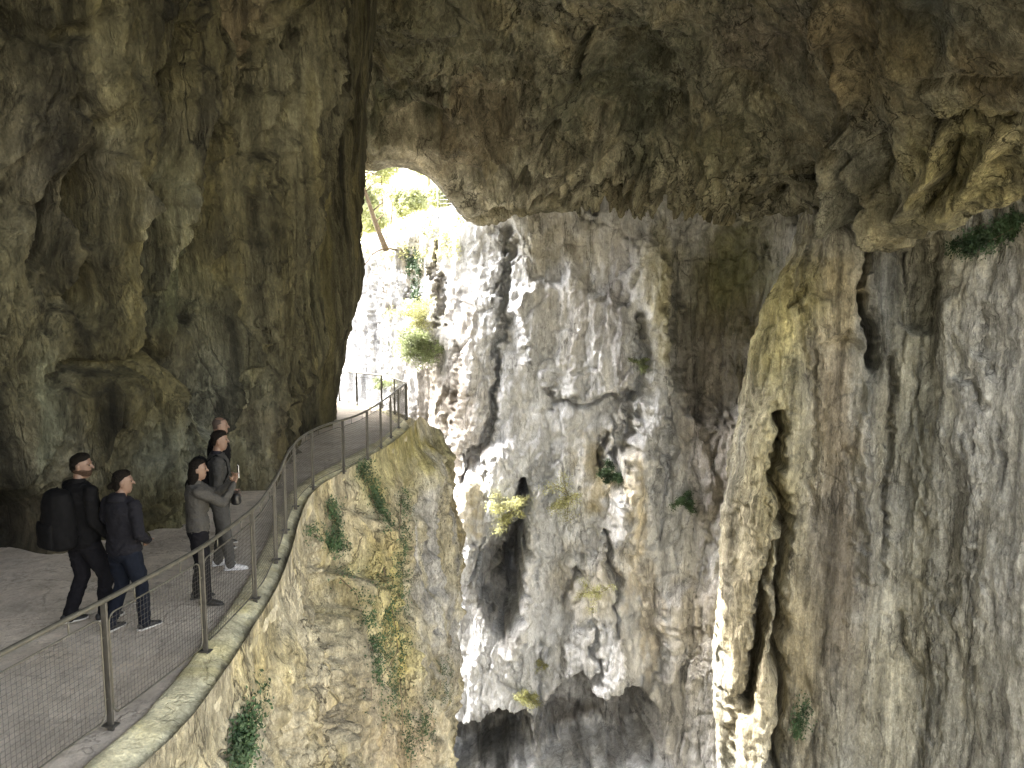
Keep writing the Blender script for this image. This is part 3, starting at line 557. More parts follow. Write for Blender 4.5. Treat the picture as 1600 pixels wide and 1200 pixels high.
def railing(c, s_posts, label, group=None, pitch=.042, top=1.1, thin=1.0):
    L = arc(c); org = samp(c, L, s_posts[len(s_posts)//2]).copy(); org.z = 0
    root = empty("metal_railing", org); tag(root, label, "railing")
    m = MB(); m.tube([p for p in c[::4]]+[c[-1]], .022, 12); m.build("handrail", M_rail, root, origin=org)
    for s in s_posts:
        p = samp(c, L, s); q = samp(c, L, min(s+.05, L[-1])); q0 = samp(c, L, max(s-.05, 0)); t = (q-q0).normalized(); nn = Vector((t.y, -t.x, 0))
        m = MB(); m.box((p.x, p.y, top/2-.012), t*.011*thin, nn*.027, Vector((0, 0, top/2-.0)))
        m.box((p.x, p.y, .047), t*.04, nn*.06, Vector((0, 0, .006))); o = m.build("post", M_post, root, False, origin=org)
        b = o.modifiers.new("bevel", 'BEVEL'); b.width = .003
    for s0, s1 in zip(s_posts[:-1], s_posts[1:]):
        a0, a1 = s0+.045, s1-.045; m = MB()
        pt = lambda s, z: Vector((samp(c, L, s).x, samp(c, L, s).y, z))
        zb, zt, r = .115, top-.13, .07
        loop = [pt(a0, zb+r)]+[pt(a0, zt-r)]
        for k in range(1, 5):
            an = k/4*math.pi/2; loop.append(pt(a0+r*(1-math.cos(an)), zt-r+r*math.sin(an)))
        n = 8
        for k in range(1, n): loop.append(pt(a0+r+(a1-a0-2*r)*k/n, zt))
        for k in range(5):
            an = k/4*math.pi/2; loop.append(pt(a1-r+r*math.sin(an), zt-r+r*math.cos(an)))
        loop.append(pt(a1, zb+r))
        for k in range(1, 5):
            an = k/4*math.pi/2; loop.append(pt(a1-r+r*math.cos(an), zb+r-r*math.sin(an)))
        for k in range(1, n): loop.append(pt(a1-r-(a1-a0-2*r)*k/n, zb))
        for k in range(1, 5):
            an = k/4*math.pi/2; loop.append(pt(a0+r-r*math.sin(an), zb+r-r*math.cos(an)))
        m.tube(loop+[loop[0]], .0075, 6, cap=False)
        for f in (.25, .75): m.tube([pt(a0+(a1-a0)*f, zt), pt(a0+(a1-a0)*f, top-.01)], .006, 6)
        for z in (.28, top-.3):
            m.tube([pt(s0, z), pt(a0, z)], .006, 5); m.tube([pt(a1, z), pt(s1, z)], .006, 5)
        m.build("panel_frame", M_rail, root, origin=org)
        m = MB(); nv = int((a1-a0)/pitch); nh = int((zt-zb)/pitch)
        for k in range(1, nv):
            s = a0+(a1-a0)*k/nv; e = 0.02 if k in (1, nv-1) else 0; m.tube([pt(s, zb+e), pt(s, zt-e)], .0018, 3, cap=False)
        for k in range(1, nh):
            z = zb+(zt-zb)*k/nh; m.tube([pt(a0+(a1-a0)*j/6, z) for j in range(7)], .0018, 3, cap=False)
        m.build("mesh_panel", M_wire, root, False, origin=org)
    return root
Lr = arc(rc); i0 = int(np.argmin([abs(p.y-5.95) for p in rc])); s0 = Lr[i0]
posts = [s0+1.36*k for k in range(-2, 20) if .05 < s0+1.36*k < Lr[-1]-.5]+[Lr[-1]]
railing(rc, posts, "near metal railing with wire mesh panels curving along the path edge in the cave shade")
Lf = arc(far_rail); railing(far_rail, [.03+1.25*k for k in range(0, 9)], "far sunlit metal railing with wire mesh beyond the bend of the path", pitch=.06)
# ================================================================== people
def organic(name, parts, mat, parent, voxel=.011, smooth=4, wr=0.0, seed=0.):
    """parts = list of ring lists [(centre, x-halfaxis vec, y-halfaxis vec), ...]; union -> one continuous skin"""
    bm = bmesh.new(); n = 20
    for rings in parts:
        prev = None; first = None
        c0, a0, b0 = rings[0]; c1, a1, b1 = rings[-1]
        for (c, a, b) in rings:
            cur = [bm.verts.new(Vector(c)+Vector(a)*math.cos(2*math.pi*k/n)+Vector(b)*math.sin(2*math.pi*k/n)) for k in range(n)]
            if prev:
                for k in range(n): bm.faces.new((prev[k], prev[(k+1) % n], cur[(k+1) % n], cur[k]))
            else: first = cur
            prev = cur
        bm.faces.new(first[::-1]); bm.faces.new(prev)
    bmesh.ops.recalc_face_normals(bm, faces=bm.faces[:])
    me = bpy.data.meshes.new(name); bm.to_mesh(me); bm.free()
    t = bpy.data.objects.new("tmp", me); COL.objects.link(t)
    r = t.modifiers.new("r", 'REMESH'); r.mode = 'VOXEL'; r.voxel_size = voxel; r.use_smooth_shade = True
    s = t.modifiers.new("s", 'SMOOTH'); s.factor = .5; s.iterations = smooth
    dg = bpy.context.evaluated_depsgraph_get(); dg.update()
    m2 = bpy.data.meshes.new_from_object(t.evaluated_get(dg)); bpy.data.objects.remove(t)
    m2.name = name
    if wr:
        k = len(m2.vertices); co = np.empty(k*3, np.float32); m2.vertices.foreach_get("co", co); co = co.reshape(-1, 3)
        nn = np.empty(k*3, np.float32); m2.vertices.foreach_get("normal", nn); nn = nn.reshape(-1, 3)
        x, y, z = co.T; d = wr*((ridged(x*4+seed, y*4+z*3, z*8+2*pnoise(x*5, y*5, z*3), 2)-.6)*.8+pnoise(x*14+seed, y*14, z*20)*.35)
        co += nn*d[:, None]; m2.vertices.foreach_set("co", co.ravel()); m2.update()
    m2.materials.clear(); m2.materials.append(mat)
    m2.polygons.foreach_set("use_smooth", np.ones(len(m2.polygons), bool))
    o = bpy.data.objects.new(name, m2); COL.objects.link(o); o.parent = parent; return o
for_cloth = None
def limb(pts, rad, flat=1.0):
    """pts joints, rad radii at joints -> rings with rounded ends"""
    pts = [Vector(p) for p in pts]; P = []; R = []
    for i in range(len(pts)-1):
        for k in range(6):
            f = k/6; P.append(pts[i].lerp(pts[i+1], f)); g = f*f*(3-2*f)*.5+f*.5; R.append(rad[i]*(1-g)+rad[i+1]*g)
    P.append(pts[-1]); R.append(rad[-1])
    d0 = (pts[0]-pts[1]).normalized(); d1 = (pts[-1]-pts[-2]).normalized()
    P = [P[0]+d0*R[0]*.85, P[0]+d0*R[0]*.5]+P+[P[-1]+d1*R[-1]*.5, P[-1]+d1*R[-1]*.85]; R = [R[0]*.45, R[0]*.85]+R+[R[-1]*.85, R[-1]*.45]
    out = []
    for i, p in enumerate(P):
        d = (P[min(i+1, len(P)-1)]-P[max(i-1, 0)]).normalized(); a = Vector((1, 0, 0)) if abs(d.x) < .8 else Vector((0, 1, 0))
        x = (a-d*a.dot(d)).normalized(); y = d.cross(x); out.append((p, x*R[i], y*R[i]*flat))
    return out
def stack(rows): return [(Vector(c), Vector((rx, 0, 0)), Vector((0, ry, 0))) for c, rx, ry in rows]
SKIN = simple("skin", (.12,.072,.050), .55, vary=.08, scale=30)
HAIRD = simple("dark_brown_hair", (.006,.005,.004), .85, vary=.5, scale=60, bump=.8, spec=.08)
BEARD = simple("dark_beard", (.035,.022,.015), .9, vary=.4, scale=60, spec=.08)
HAIRB = simple("shaved_hair", (.03,.02,.015), .85, vary=.2, scale=80)
BLACKC = simple("black_cloth", (.004,.004,.0045), .9, vary=.3, scale=20, bump=.3, spec=.12)
CHAR = simple("charcoal_knit", (.010,.010,.013), .92, vary=.2, scale=40, bump=.4, spec=.12)
GREYK = simple("grey_knit", (.050,.048,.044), .92, vary=.15, scale=50, bump=.4, spec=.12)
GREYJ = simple("grey_jacket_cloth", (.030,.030,.029), .9, vary=.2, scale=30, bump=.3, spec=.12)
NAVY = simple("navy_denim", (.006,.008,.014), .9, vary=.25, scale=30, bump=.3, spec=.12)
BLKT = simple("dark_trouser_cloth", (.006,.006,.008), .9, vary=.25, scale=30, bump=.3, spec=.12)
LGREY = simple("light_grey_trouser_cloth", (.045,.045,.045), .9, vary=.15, scale=30, bump=.3, spec=.12)
BLUEC = simple("blue_cloth", (.02,.06,.30), .85, vary=.1, scale=30)
WHITES = simple("white_shoe_leather", (.6,.6,.62), .5, vary=.06, scale=30)
SOLE = simple("white_rubber_sole", (.5,.48,.45), .6, vary=.08, scale=40)
DSHOE = simple("dark_shoe_canvas", (.012,.012,.014), .7, vary=.2, scale=40)
DLEA = simple("black_leather", (.012,.012,.013), .35, vary=.2, scale=30)
LENS = simple("phone_glass", (.03,.03,.035), .15, vary=.05)
PHW = simple("pale_phone_case", (.55,.55,.55), .4, vary=.05)
def hand(w, d, side, curl=.4, up=Vector((0,0,1)), spread=1.0):
    """w wrist point, d direction of the palm, side = direction of the thumb; five separate bent fingers"""
    d = d.normalized(); s = (side-d*side.dot(d)).normalized(); nrm = d.cross(s)
    parts = [[(w+d*.0, s*.022, nrm*.017), (w+d*.02, s*.032, nrm*.016), (w+d*.055, s*.041, nrm*.015), (w+d*.085, s*.040, nrm*.013), (w+d*.095, s*.036, nrm*.010)]]
    for k, (off, ln) in enumerate(((.030,.066),(.010,.076),(-.011,.070),(-.031,.056))):
        b = w+d*.085+s*off; a = b; ang = curl*(.7+.12*k); pts = [b]; dd = d
        for q in (.44, .32, .24):
            dd = (dd*math.cos(ang)+nrm*math.sin(ang)).normalized(); a = a+dd*ln*q; pts.append(a); ang = curl*.8
            dd0 = dd
        parts.append(limb(pts, [.0095, .009, .0082, .0072]))
    b = w+d*.03+s*.032; t1 = b+(d*.6+s*.8).normalized()*.034; t2 = t1+(d*.9+s*.25+nrm*curl*.6).normalized()*.030
    parts.append(limb([b-s*.012, t1, t2], [.013, .0105, .009])); return parts
def figure(J):
    """J: dict of joints in local space (x right, y forward, z up) + materials"""
    H = J['h']; k = H/1.76
    V = lambda x, y, z: Vector((x*k, y*k, z*k))
    root = empty("person", J['loc'], rz=J['rz']); tag(root, J['label'], "person", "visitors standing on the path")
    cl = J.get('build', 1.0)*1.07; lean = J.get('lean', 0.0)
    hipL, hipR = V(-.095, 0, .90), V(.095, 0, .90)
    kneeL, kneeR = V(*J.get('kneeL', (-.10,.02,.49))), V(*J.get('kneeR', (.10,.02,.49)))
    ankL, ankR = V(*J.get('ankL', (-.11,-.02,.09))), V(*J.get('ankR', (.11,-.02,.09)))
    shL, shR = V(-.185*cl, lean, 1.41), V(.185*cl, lean, 1.41)
    elL, elR = V(*J['elL']), V(*J['elR']); wrL, wrR = V(*J['wrL']), V(*J['wrR'])
    hc = V(0, .03+lean, 1.635); th = J.get('turn', 0.0)
    fw = Vector((-math.sin(th), math.cos(th), 0)); rt = Vector((math.cos(th), math.sin(th), 0)); up = Vector((0, 0, 1))
    def torso(e, z0=.86, z1=1.47):
        rows = [(.84,.145,.105,0), (.90,.165,.115,0), (.98,.158,.110,0), (1.08,.143,.100,.0), (1.18,.152,.108,.005), (1.29,.172,.116,.005), (1.37,.182,.108,0), (1.42,.165,.090,-.005), (1.455,.105,.07,-.01), (1.48,.062,.058,-.01)]
        return stack([((0, (y+lean*max(0, (z-.9)/.5))*k, z*k), (rx*cl+e)*k, (ry*cl+e)*k) for z, rx, ry, y in rows if z0-.001 <= z <= z1+.02])
    # body, one continuous skin
    def hr(c, a, b): return (c, rt*a*k, fw*b*k)
    head = []
    for z, a, b, y in ((-.125,.030,.034,.030), (-.112,.045,.055,.022), (-.085,.056,.078,.012), (-.05,.066,.090,.004), (-.015,.072,.096,0), (.02,.075,.098,-.002), (.055,.073,.096,-.005), (.085,.062,.082,-.006), (.105,.044,.058,-.006), (.116,.022,.03,-.006)):
        head.append(hr(hc+up*z*k+fw*y*k, a*.95, b*.95))
    parts = [torso(-.012), head, limb([V(0, lean-.01, 1.43), hc-up*.07*k-fw*.015*k], [.060*k, .054*k])]
    nose = hc-up*.022*k+fw*.095*k
    parts.append(limb([hc+up*.018*k+fw*.088*k, nose+fw*.016*k], [.009*k, .013*k])); parts.append(limb([hc-up*.068*k+fw*.082*k-rt*.02*k, hc-up*.068*k+fw*.082*k+rt*.02*k], [.009*k, .009*k]))
    parts.append(limb([hc+up*.026*k+fw*.083*k-rt*.04*k, hc+up*.030*k+fw*.087*k, hc+up*.026*k+fw*.083*k+rt*.04*k], [.010*k, .010*k, .010*k]))
    for sgn in (-1, 1):
        e = hc+rt*sgn*.074*k-up*.008*k-fw*.008*k; parts.append([(e-up*.03*k, rt*.006*k, fw*.008*k), (e-up*.012*k, rt*.010*k, fw*.015*k), (e+up*.012*k, rt*.012*k, fw*.019*k), (e+up*.028*k, rt*.008*k, fw*.012*k)])
    for a, b, c in ((shL, elL, wrL), (shR, elR, wrR)): parts.append(limb([a, b, c], [.044*k, .036*k, .024*k]))
    parts += hand(wrL, J.get('hdL', wrL-elL), J.get('hsL', Vector((0, 1, 0.1))), J.get('curlL', .45)); parts += hand(wrR, J.get('hdR', wrR-elR), J.get('hsR', Vector((0, 1, 0.1))), J.get('curlR', .45))
    for a, b, c in ((hipL, kneeL, ankL), (hipR, kneeR, ankR)): parts.append(limb([a, b, c, c-up*.03], [.078*k, .052*k, .034*k, .034*k]))
    organic("body", parts, SKIN, root, .0075, 3)
    # eyes
    for sgn in (-1, 1):
        m = MB(); e = hc+up*.006*k+fw*.086*k+rt*sgn*.03*k; m.tube([e-fw*.004, e, e+fw*.004, e+fw*.006], [.006, .009, .008, .003], 8); m.build("eye", DLEA, root)
    # top
    sl = .010
    top = [torso(.016 if not J.get('loose') else .028, .90)]
    hem = J.get('hem', .86); top.append(stack([((0, 0, hem*k), .168*cl*k, .122*cl*k), ((0, 0, (hem+.05)*k), .178*cl*k, .130*cl*k), ((0, 0, (hem+.16)*k), .168*cl*k, .122*cl*k)]))
    for a, b, c in ((shL, elL, wrL), (shR, elR, wrR)):
        cc = b.lerp(c, J.get('sleeve', .93)); top.append(limb([a+Vector((0, 0, .0)), b, cc], [.066*k, .052*k, (.037 if J.get('sleeve', .93) > .5 else .046)*k]))
    organic(J.get('topname', "jacket"), top, J['top'], root, .010, 2, wr=.013, seed=J['rz']*9)
    c = V(0, lean-.008, 1.475)
    if J.get('hood'):
        organic("hood", [[(c+Vector((0,-.035,-.05))*k, Vector((.10,0,0))*k, Vector((0,.07,0))*k), (c+Vector((0,-.045,-.015))*k, Vector((.125,0,0))*k, Vector((0,.085,0))*k), (c+Vector((0,-.04,.03))*k, Vector((.105,0,0))*k, Vector((0,.075,0))*k), (c+Vector((0,-.03,.055))*k, Vector((.08,0,0))*k, Vector((0,.06,0))*k)]], J['top'], root, .011, 2, wr=.005)
    else:
        organic("collar", [[(c-up*.03*k, Vector((.082,0,0))*k, Vector((0,.072,0))*k), (c+up*.015*k, Vector((.072,0,0))*k, Vector((0,.068,0))*k), (c+up*.04*k, Vector((.066,0,0))*k, Vector((0,.062,0))*k)]], J.get('collar', J['top']), root, .009, 1)
    if J.get('beard'):
        organic('beard', [[hr(hc-up*.118*k+fw*.034*k, .026, .030), hr(hc-up*.10*k+fw*.026*k, .048, .060), hr(hc-up*.08*k+fw*.014*k, .0585, .078), hr(hc-up*.055*k+fw*.004*k, .070, .092), hr(hc-up*.035*k-fw*.006*k, .071, .086)]], BEARD, root, .007, 1, wr=.003)
    # trousers
    tr = [stack([((0, 0, .80*k), .13*cl*k, .10*k), ((0, 0, .86*k), .172*cl*k, .122*cl*k), ((0, -.005, .92*k), .170*cl*k, .120*cl*k), ((0, 0, 1.0*k), .155*cl*k, .108*cl*k)])]
    for a, b, c in ((hipL, kneeL, ankL), (hipR, kneeR, ankR)):
        tr.append(limb([a-up*.02, a.lerp(b, .5), b, b.lerp(c, .4), c-up*.01], [.104*k, .094*k, .073*k, .068*k, .060*k]))
    organic("trousers", tr, J['legs'], root, .010, 2, wr=.011, seed=3+J['rz'])
    # shoes
    for a, an in ((ankL, J.get('toeL', 0.1)), (ankR, J.get('toeR', -0.1))):
        f = Vector((-math.sin(an), math.cos(an), 0)); r = Vector((math.cos(an), math.sin(an), 0)); z0 = a.z-.075*k; g = Vector((a.x, a.y, z0)); p = J.get('lift', {}).get('L' if a is ankL else 'R', 0)
        def tl(y): return up*max(0, -y+.12)*p
        up_ = [[(g+f*y*k+up*z*k+tl(y), r*wx*k, up*hz*k) for y, z, wx, hz in ((-.075,.045,.020,.022), (-.065,.045,.033,.036), (-.02,.050,.037,.046), (.03,.045,.040,.042), (.08,.036,.044,.032), (.13,.028,.046,.024), (.17,.022,.038,.017), (.195,.02,.018,.010))], limb([a-up*.03*k, a+up*.03*k], [.042*k, .044*k])]
        sh = organic("shoe", up_, J['shoe'], root, .008, 2)
        so = [[(g+f*y*k+up*.008*k+tl(y), r*wx*k, up*.013*k) for y, wx in ((-.085,.022), (-.07,.036), (-.02,.040), (.04,.042), (.10,.048), (.15,.048), (.185,.036), (.205,.016))]]
        organic("sole", so, J.get('sole', SOLE), sh, .006, 1)
    # hair
    if J['hair'] == 'short':
        hs = []
        for z, a, b, y in ((-.06,.050,.045,-.045), (-.03,.070,.062,-.040), (.0,.080,.072,-.036), (.035,.083,.080,-.030), (.065,.082,.096,-.012), (.095,.072,.092,-.004), (.118,.052,.072,.0), (.132,.02,.04,0)): hs.append(hr(hc+up*(z*.95)*k+fw*y*k, a*.925, b*.935))
        organic("hair", [hs], J['hairm'], root, .008, 1, wr=.010)
    elif J['hair'] == 'shaved':
        hs = []
        for z, a, b, y in ((-.03,.066,.058,-.040), (.0,.076,.072,-.030), (.05,.079,.098,-.012), (.09,.064,.084,-.007), (.11,.044,.06,-.006), (.121,.02,.03,0)): hs.append(hr(hc+up*(z*.95)*k+fw*y*k, a*.925, b*.935))
        organic("hair", [hs], J['hairm'], root, .007, 1)
    elif J['hair'] == 'bun':
        hs = []
        for z, a, b, y in ((-.10,.040,.030,-.050), (-.06,.064,.055,-.045), (-.02,.078,.072,-.036), (.03,.084,.078,-.034), (.065,.084,.095,-.014), (.10,.072,.090,-.004), (.13,.046,.06,0), (.14,.02,.03,0)): hs.append(hr(hc+up*(z*.95)*k+fw*y*k, a*.925, b*.935))
        organic("hair", [hs, limb([hc-fw*.10*k-up*.03*k, hc-fw*.125*k-up*.045*k], [.036*k, .030*k])], J['hairm'], root, .009, 1, wr=.006)
    else:
        hs = []
        for z, a, b, y in ((-.27,.050,.028,-.085), (-.24,.085,.050,-.075), (-.18,.100,.062,-.062), (-.12,.098,.068,-.050), (-.06,.092,.080,-.042), (0,.088,.078,-.036), (.05,.086,.084,-.026), (.085,.078,.094,-.008), (.12,.054,.07,0), (.135,.02,.03,0)): hs.append(hr(hc+up*(z*.95)*k+fw*y*k, a*.925, b*.935))
        organic("hair", [hs], J['hairm'], root, .010, 2, wr=.008)
    return root, dict(wrL=wrL, wrR=wrR, k=k, hc=hc, V=V)
def backpack(person, mat, label, k, w=.16, d=.11, zc=1.17, h=.26, lean=0):
    mw = Matrix.Translation(person.location) @ Matrix.Rotation(person.rotation_euler[2], 4, 'Z')
    o = empty("backpack", mw @ Vector((0, (-.20+lean)*k, (zc-h)*k)), rz=person.rotation_euler[2]); tag(o, label, "backpack")
    L = lambda x, y, z: Vector((x*k, (y+.20-lean)*k, (z-zc+h)*k))
    yc = -.215+lean
    rows = [(zc-h,.75,.7), (zc-h+.03,.97,.95), (zc-h+.12,1.05,1.1), (zc,1.0,1.05), (zc+h*.6,.96,.9), (zc+h-.03,.8,.7), (zc+h,.5,.45)]
    organic("bag", [[(L(0, yc, z), Vector((w*a*k, 0, 0)), Vector((0, d*b*k, 0))) for z, a, b in rows], limb([L(-.05, yc, zc+h-.01), L(0, yc+.01, zc+h+.03), L(.05, yc, zc+h-.01)], [.009]*3)], mat, o, .011, 3, wr=.008)
    organic("pocket", [[(L(0, yc-d*.95, z), Vector((w*.75*k, 0, 0)), Vector((0, .045*b*k, 0))) for z, b in ((zc-h+.03,.6), (zc-h+.06,1), (zc-.05,1), (zc-.01,.6))]], mat, o, .010, 3, wr=.004)
    for sg in (-1, 1):
        organic("strap", [limb([L(sg*.09, yc+.10, zc+h-.04), L(sg*.115, -.02+lean, 1.475), L(sg*.13, .09+lean, 1.40), L(sg*.145, .115+lean, 1.25), L(sg*.16, .02, 1.06), L(sg*.14, yc+.08, zc-h+.08)], [.020,.022,.022,.020,.014,.014], .5)], mat, o, .010, 1)
    return o
R_ = math.radians
def wpos(p, v): return Matrix.Translation(p.location) @ Matrix.Rotation(p.rotation_euler[2], 4, 'Z') @ v
# facing: local +y turned by rz;  rz=-90 faces picture right
p1, i1 = figure(dict(loc=(-4.60, 8.0, 0), rz=R_(-34), h=1.89, build=1.08, label="bearded man in black jacket with large black backpack, leftmost walker on the path", top=BLACKC, legs=BLKT, shoe=DSHOE, hair='short', beard=True, hairm=HAIRD, turn=R_(-48), topname="jacket",
    kneeL=(-.09,.02,.49), ankL=(-.13,-.12,.10), kneeR=(.10,.16,.50), ankR=(.04,.14,.09), lift=dict(L=.15), elL=(-.27,-.03,1.13), wrL=(-.27,.10,.90), elR=(.27,-.03,1.13), wrR=(.25,.14,.92), hem=.84))
backpack(p1, BLACKC, "large black backpack on the back of the leftmost walker", i1['k'], w=.185, d=.14, h=.29, zc=1.15)
p2, i2 = figure(dict(loc=(-4.08, 7.84, 0), rz=R_(-26), h=1.74, build=1.0, label="person in charcoal hooded top and navy jeans beside the man with the large backpack", top=CHAR, legs=NAVY, shoe=DSHOE, hair='bun', hairm=HAIRD, turn=R_(-42), hood=True, topname="hooded_top", loose=True,
    kneeL=(-.12,.04,.49), ankL=(-.15,-.10,.09), kneeR=(.12,.10,.49), ankR=(.13,.10,.09), elL=(-.30,-.04,1.12), wrL=(-.17,.15,1.00), elR=(.31,-.04,1.12), wrR=(.20,.15,.99), hdL=Vector((.9,.3,-.2)), hdR=Vector((-.9,.4,-.3)), hem=.86))
p3, i3 = figure(dict(loc=(-3.62, 8.62, 0), rz=R_(-62), h=1.70, build=.94, label="woman with long dark hair in light grey sweater raising a phone", top=GREYK, legs=BLKT, shoe=DLEA, sole=DLEA, hair='long', hairm=HAIRD, turn=R_(-12), topname="sweater", 
    kneeL=(-.09,.02,.49), ankL=(-.13,-.03,.09), kneeR=(.10,.03,.49), ankR=(.13,.05,.09), elL=(-.22,.24,1.27), wrL=(-.02,.42,1.44), elR=(.23,.27,1.25), wrR=(.03,.43,1.43), hdL=Vector((.25,.15,1)), hdR=Vector((-.1,.15,1)), hsL=Vector((.6,-.6,0)), hsR=Vector((-.6,-.6,0)), curlL=.75, curlR=.75, toeR=-.5, toeL=.1, hem=.90))
p4, i4 = figure(dict(loc=(-3.80, 9.75, 0), rz=R_(-68), h=1.84, build=1.0, label="young man in grey jacket and white shoes standing behind the woman in grey sweater", top=GREYJ, legs=LGREY, shoe=WHITES, sole=WHITES, hair='short', hairm=HAIRD, turn=R_(-8), topname="jacket", collar=CHAR,
    kneeL=(-.10,.02,.49), ankL=(-.12,-.04,.09), kneeR=(.10,.05,.49), ankR=(.12,.10,.09), elL=(-.26,.05,1.13), wrL=(-.14,.16,.98), elR=(.26,-.02,1.13), wrR=(.18,.15,1.0), hdR=Vector((-.6,.5,-.3))))
p5, i5 = figure(dict(loc=(-4.13, 10.65, 0), rz=R_(-75), h=1.88, build=1.04, label="man with shaved head, dark jacket and blue collar, farthest back of the standing group", top=BLACKC, legs=NAVY, shoe=DSHOE, hair='shaved', hairm=HAIRB, turn=0, topname="jacket", collar=BLUEC,
    elL=(-.27,-.05,1.12), wrL=(-.27,.0,.86), elR=(.27,-.05,1.12), wrR=(.27,.0,.86)))
backpack(p4, BLACKC, "black backpack worn by the young man in the grey jacket", i4['k'], w=.16, d=.13, h=.27, zc=1.17)
# phone in the raised hands
pc = wpos(p3, (i3['wrL']+i3['wrR'])/2+Vector((0, .055, .125)))
m = MB(); m.box((0, 0, 0), (.037, 0, 0), (0, .004, 0), (0, 0, .075)); o = m.build("phone", PHW, None, False); o.location = pc; o.rotation_euler[2] = p3.rotation_euler[2]
b = o.modifiers.new("b", 'BEVEL'); b.width = .004; b.segments = 3
tag(o, "pale phone held up in the hands of the woman in the grey sweater", "phone")
m = MB(); m.box((0, -.0046, 0), (.034, 0, 0), (0, .0006, 0), (0, 0, .070)); m.build("screen", LENS, o, False)
# waist bag of the young man
wb = empty("shoulder_bag", wpos(p4, Vector((.16, .20, .98))), rz=p4.rotation_euler[2]); tag(wb, "small black shoulder bag at the waist of the young man in the grey jacket", "bag")
organic("bag", [stack([((0, 0, -.08), .09, .05), ((0, 0, -.06), .115, .065), ((0, 0, .04), .115, .06), ((0, 0, .07), .09, .045)])], DLEA, wb, .009, 2, wr=.005)
organic("strap", [limb([Vector((.06, -.03, .05)), Vector((.03,-.09,.25)), Vector((-.10,-.085,.42)), Vector((-.27,-.12,.54))], [.012]*4, .5)], DLEA, wb, .008, 1)
# ================================================================== vegetation
def leaf_mat(name, col, trans=.4):
    m, t, p, N, L = nodes(name)
    g = N("ShaderNodeNewGeometry"); no = N("ShaderNodeTexNoise"); no.inputs["Scale"].default_value = 2.2; L(g.outputs["Position"], no.inputs[0])
    r = N("ShaderNodeMapRange"); r.inputs[1].default_value = .35; r.inputs[2].default_value = .65; r.inputs[3].default_value = .6; r.inputs[4].default_value = 1.4; L(no.outputs[0], r.inputs[0])
    s = N("ShaderNodeVectorMath"); s.operation = 'SCALE'; s.inputs[0].default_value = col; L(r.outputs[0], s.inputs["Scale"]); L(s.outputs[0], p.inputs["Base Color"])
    p.inputs["Roughness"].default_value = .6
    tr = N("ShaderNodeBsdfTranslucent"); L(s.outputs[0], tr.inputs[0]); mx = N("ShaderNodeMixShader"); mx.inputs[0].default_value = trans
    L(p.outputs[0], mx.inputs[1]); L(tr.outputs[0], mx.inputs[2]); L(mx.outputs[0], t.nodes["Material Output"].inputs[0]); return m
LF_G = leaf_mat("fresh_green_leaves", (.27,.31,.16), .5); LF_Y = leaf_mat("yellow_green_leaves", (.44,.44,.22), .5); LF_D = leaf_mat("dark_ivy_leaves", (.045,.085,.035), .2); LF_P = leaf_mat("pale_tree_leaves", (.48,.50,.30), .5)
BARK = simple("grey_brown_bark", (.16,.12,.08), .9, vary=.3, scale=10, bump=1.); MOSSR = simple("dry_moss", (.22,.19,.07), .95, vary=.4, scale=8, bump=1.)
def leaves(pts, size, nrm=None, jit=1.0, flat=False):
    """a pointed leaf (two triangles folded on the midrib) at each point"""
    V = []; Fc = []
    for i, p in enumerate(pts):
        s = size*random.uniform(.6, 1.3)
        a = Vector((random.gauss(0, 1), random.gauss(0, 1), random.gauss(0, 1)*.6)).normalized()
        if nrm is not None:
            n = (Vector(nrm[i])+a*.7*jit).normalized()
        else: n = (Vector((0, 0, 1))+a*1.1).normalized()
        d = Vector((random.gauss(0, 1), random.gauss(0, 1), random.gauss(0, 1)-.5)); d = (d-n*d.dot(n)).normalized(); q = n.cross(d)
        b = len(V); p = Vector(p); V += [p-d*s*.5, p+q*s*.34+n*s*.08, p+d*s*.6, p-q*s*.34+n*s*.08]
        Fc += [(b, b+1, b+2), (b, b+2, b+3)]
    return V, Fc
def find(Q, u, v):
    U, Vv, d = project(Q); k = ((U-u)**2+(Vv-v)**2); k = np.where(d > 1, k, 1e12)
    # nearest visible: among close pixels take the smallest depth
    m = k < max(36, k.min()*1.5); dd = np.where(m, d, 1e9); i = np.unravel_index(np.argmin(dd), dd.shape); return Vector(Q[i])
def shrub(label, org, out, size, nb, lf, mat, lsz, droop=.3, name="shrub", group=None, cat="shrub", bare=.2):
    root = empty(name, org); tag(root, label, cat, group)
    st = MB(); pts = []
    for b in range(nb):
        d = (Vector(out)+Vector((random.gauss(0, .6), random.gauss(0, .3), random.gauss(0, .5)))).normalized(); p = Vector((0, 0, 0)); line = [p.copy()]; L = size*random.uniform(.6, 1.1)
        for s in range(6):
            d = (d+Vector((random.gauss(0, .18), random.gauss(0, .18), -.08*droop*s+random.gauss(0, .12)))).normalized(); p = p+d*L/6; line.append(p.copy())
            if s/6. > bare:
                for k in range(3):
                    e = (d+Vector((random.gauss(0, .8), random.gauss(0, .8), random.gauss(0, .4)-.1))).normalized(); t = p+e*L*.22*random.uniform(.5, 1.2); st.tube([p, p.lerp(t, .5)+Vector((0, 0, .02)), t], .006*size**.5, 3, r2=.002)
                    for q in range(int(lf*4)): pts.append(p.lerp(t, random.uniform(.2, 1.1))+Vector((random.gauss(0, 1), random.gauss(0, 1), random.gauss(0, .6)))*L*.13)
        st.tube(line, .016*size**.5, 5, r2=.004)
    st.build("branches", BARK, root)
    V, Fc = leaves(pts, lsz*.55); link_mesh("foliage", [tuple(v) for v in V], Fc, mat, root, False)
    return root
OUT = (-.5, -.8, .25)
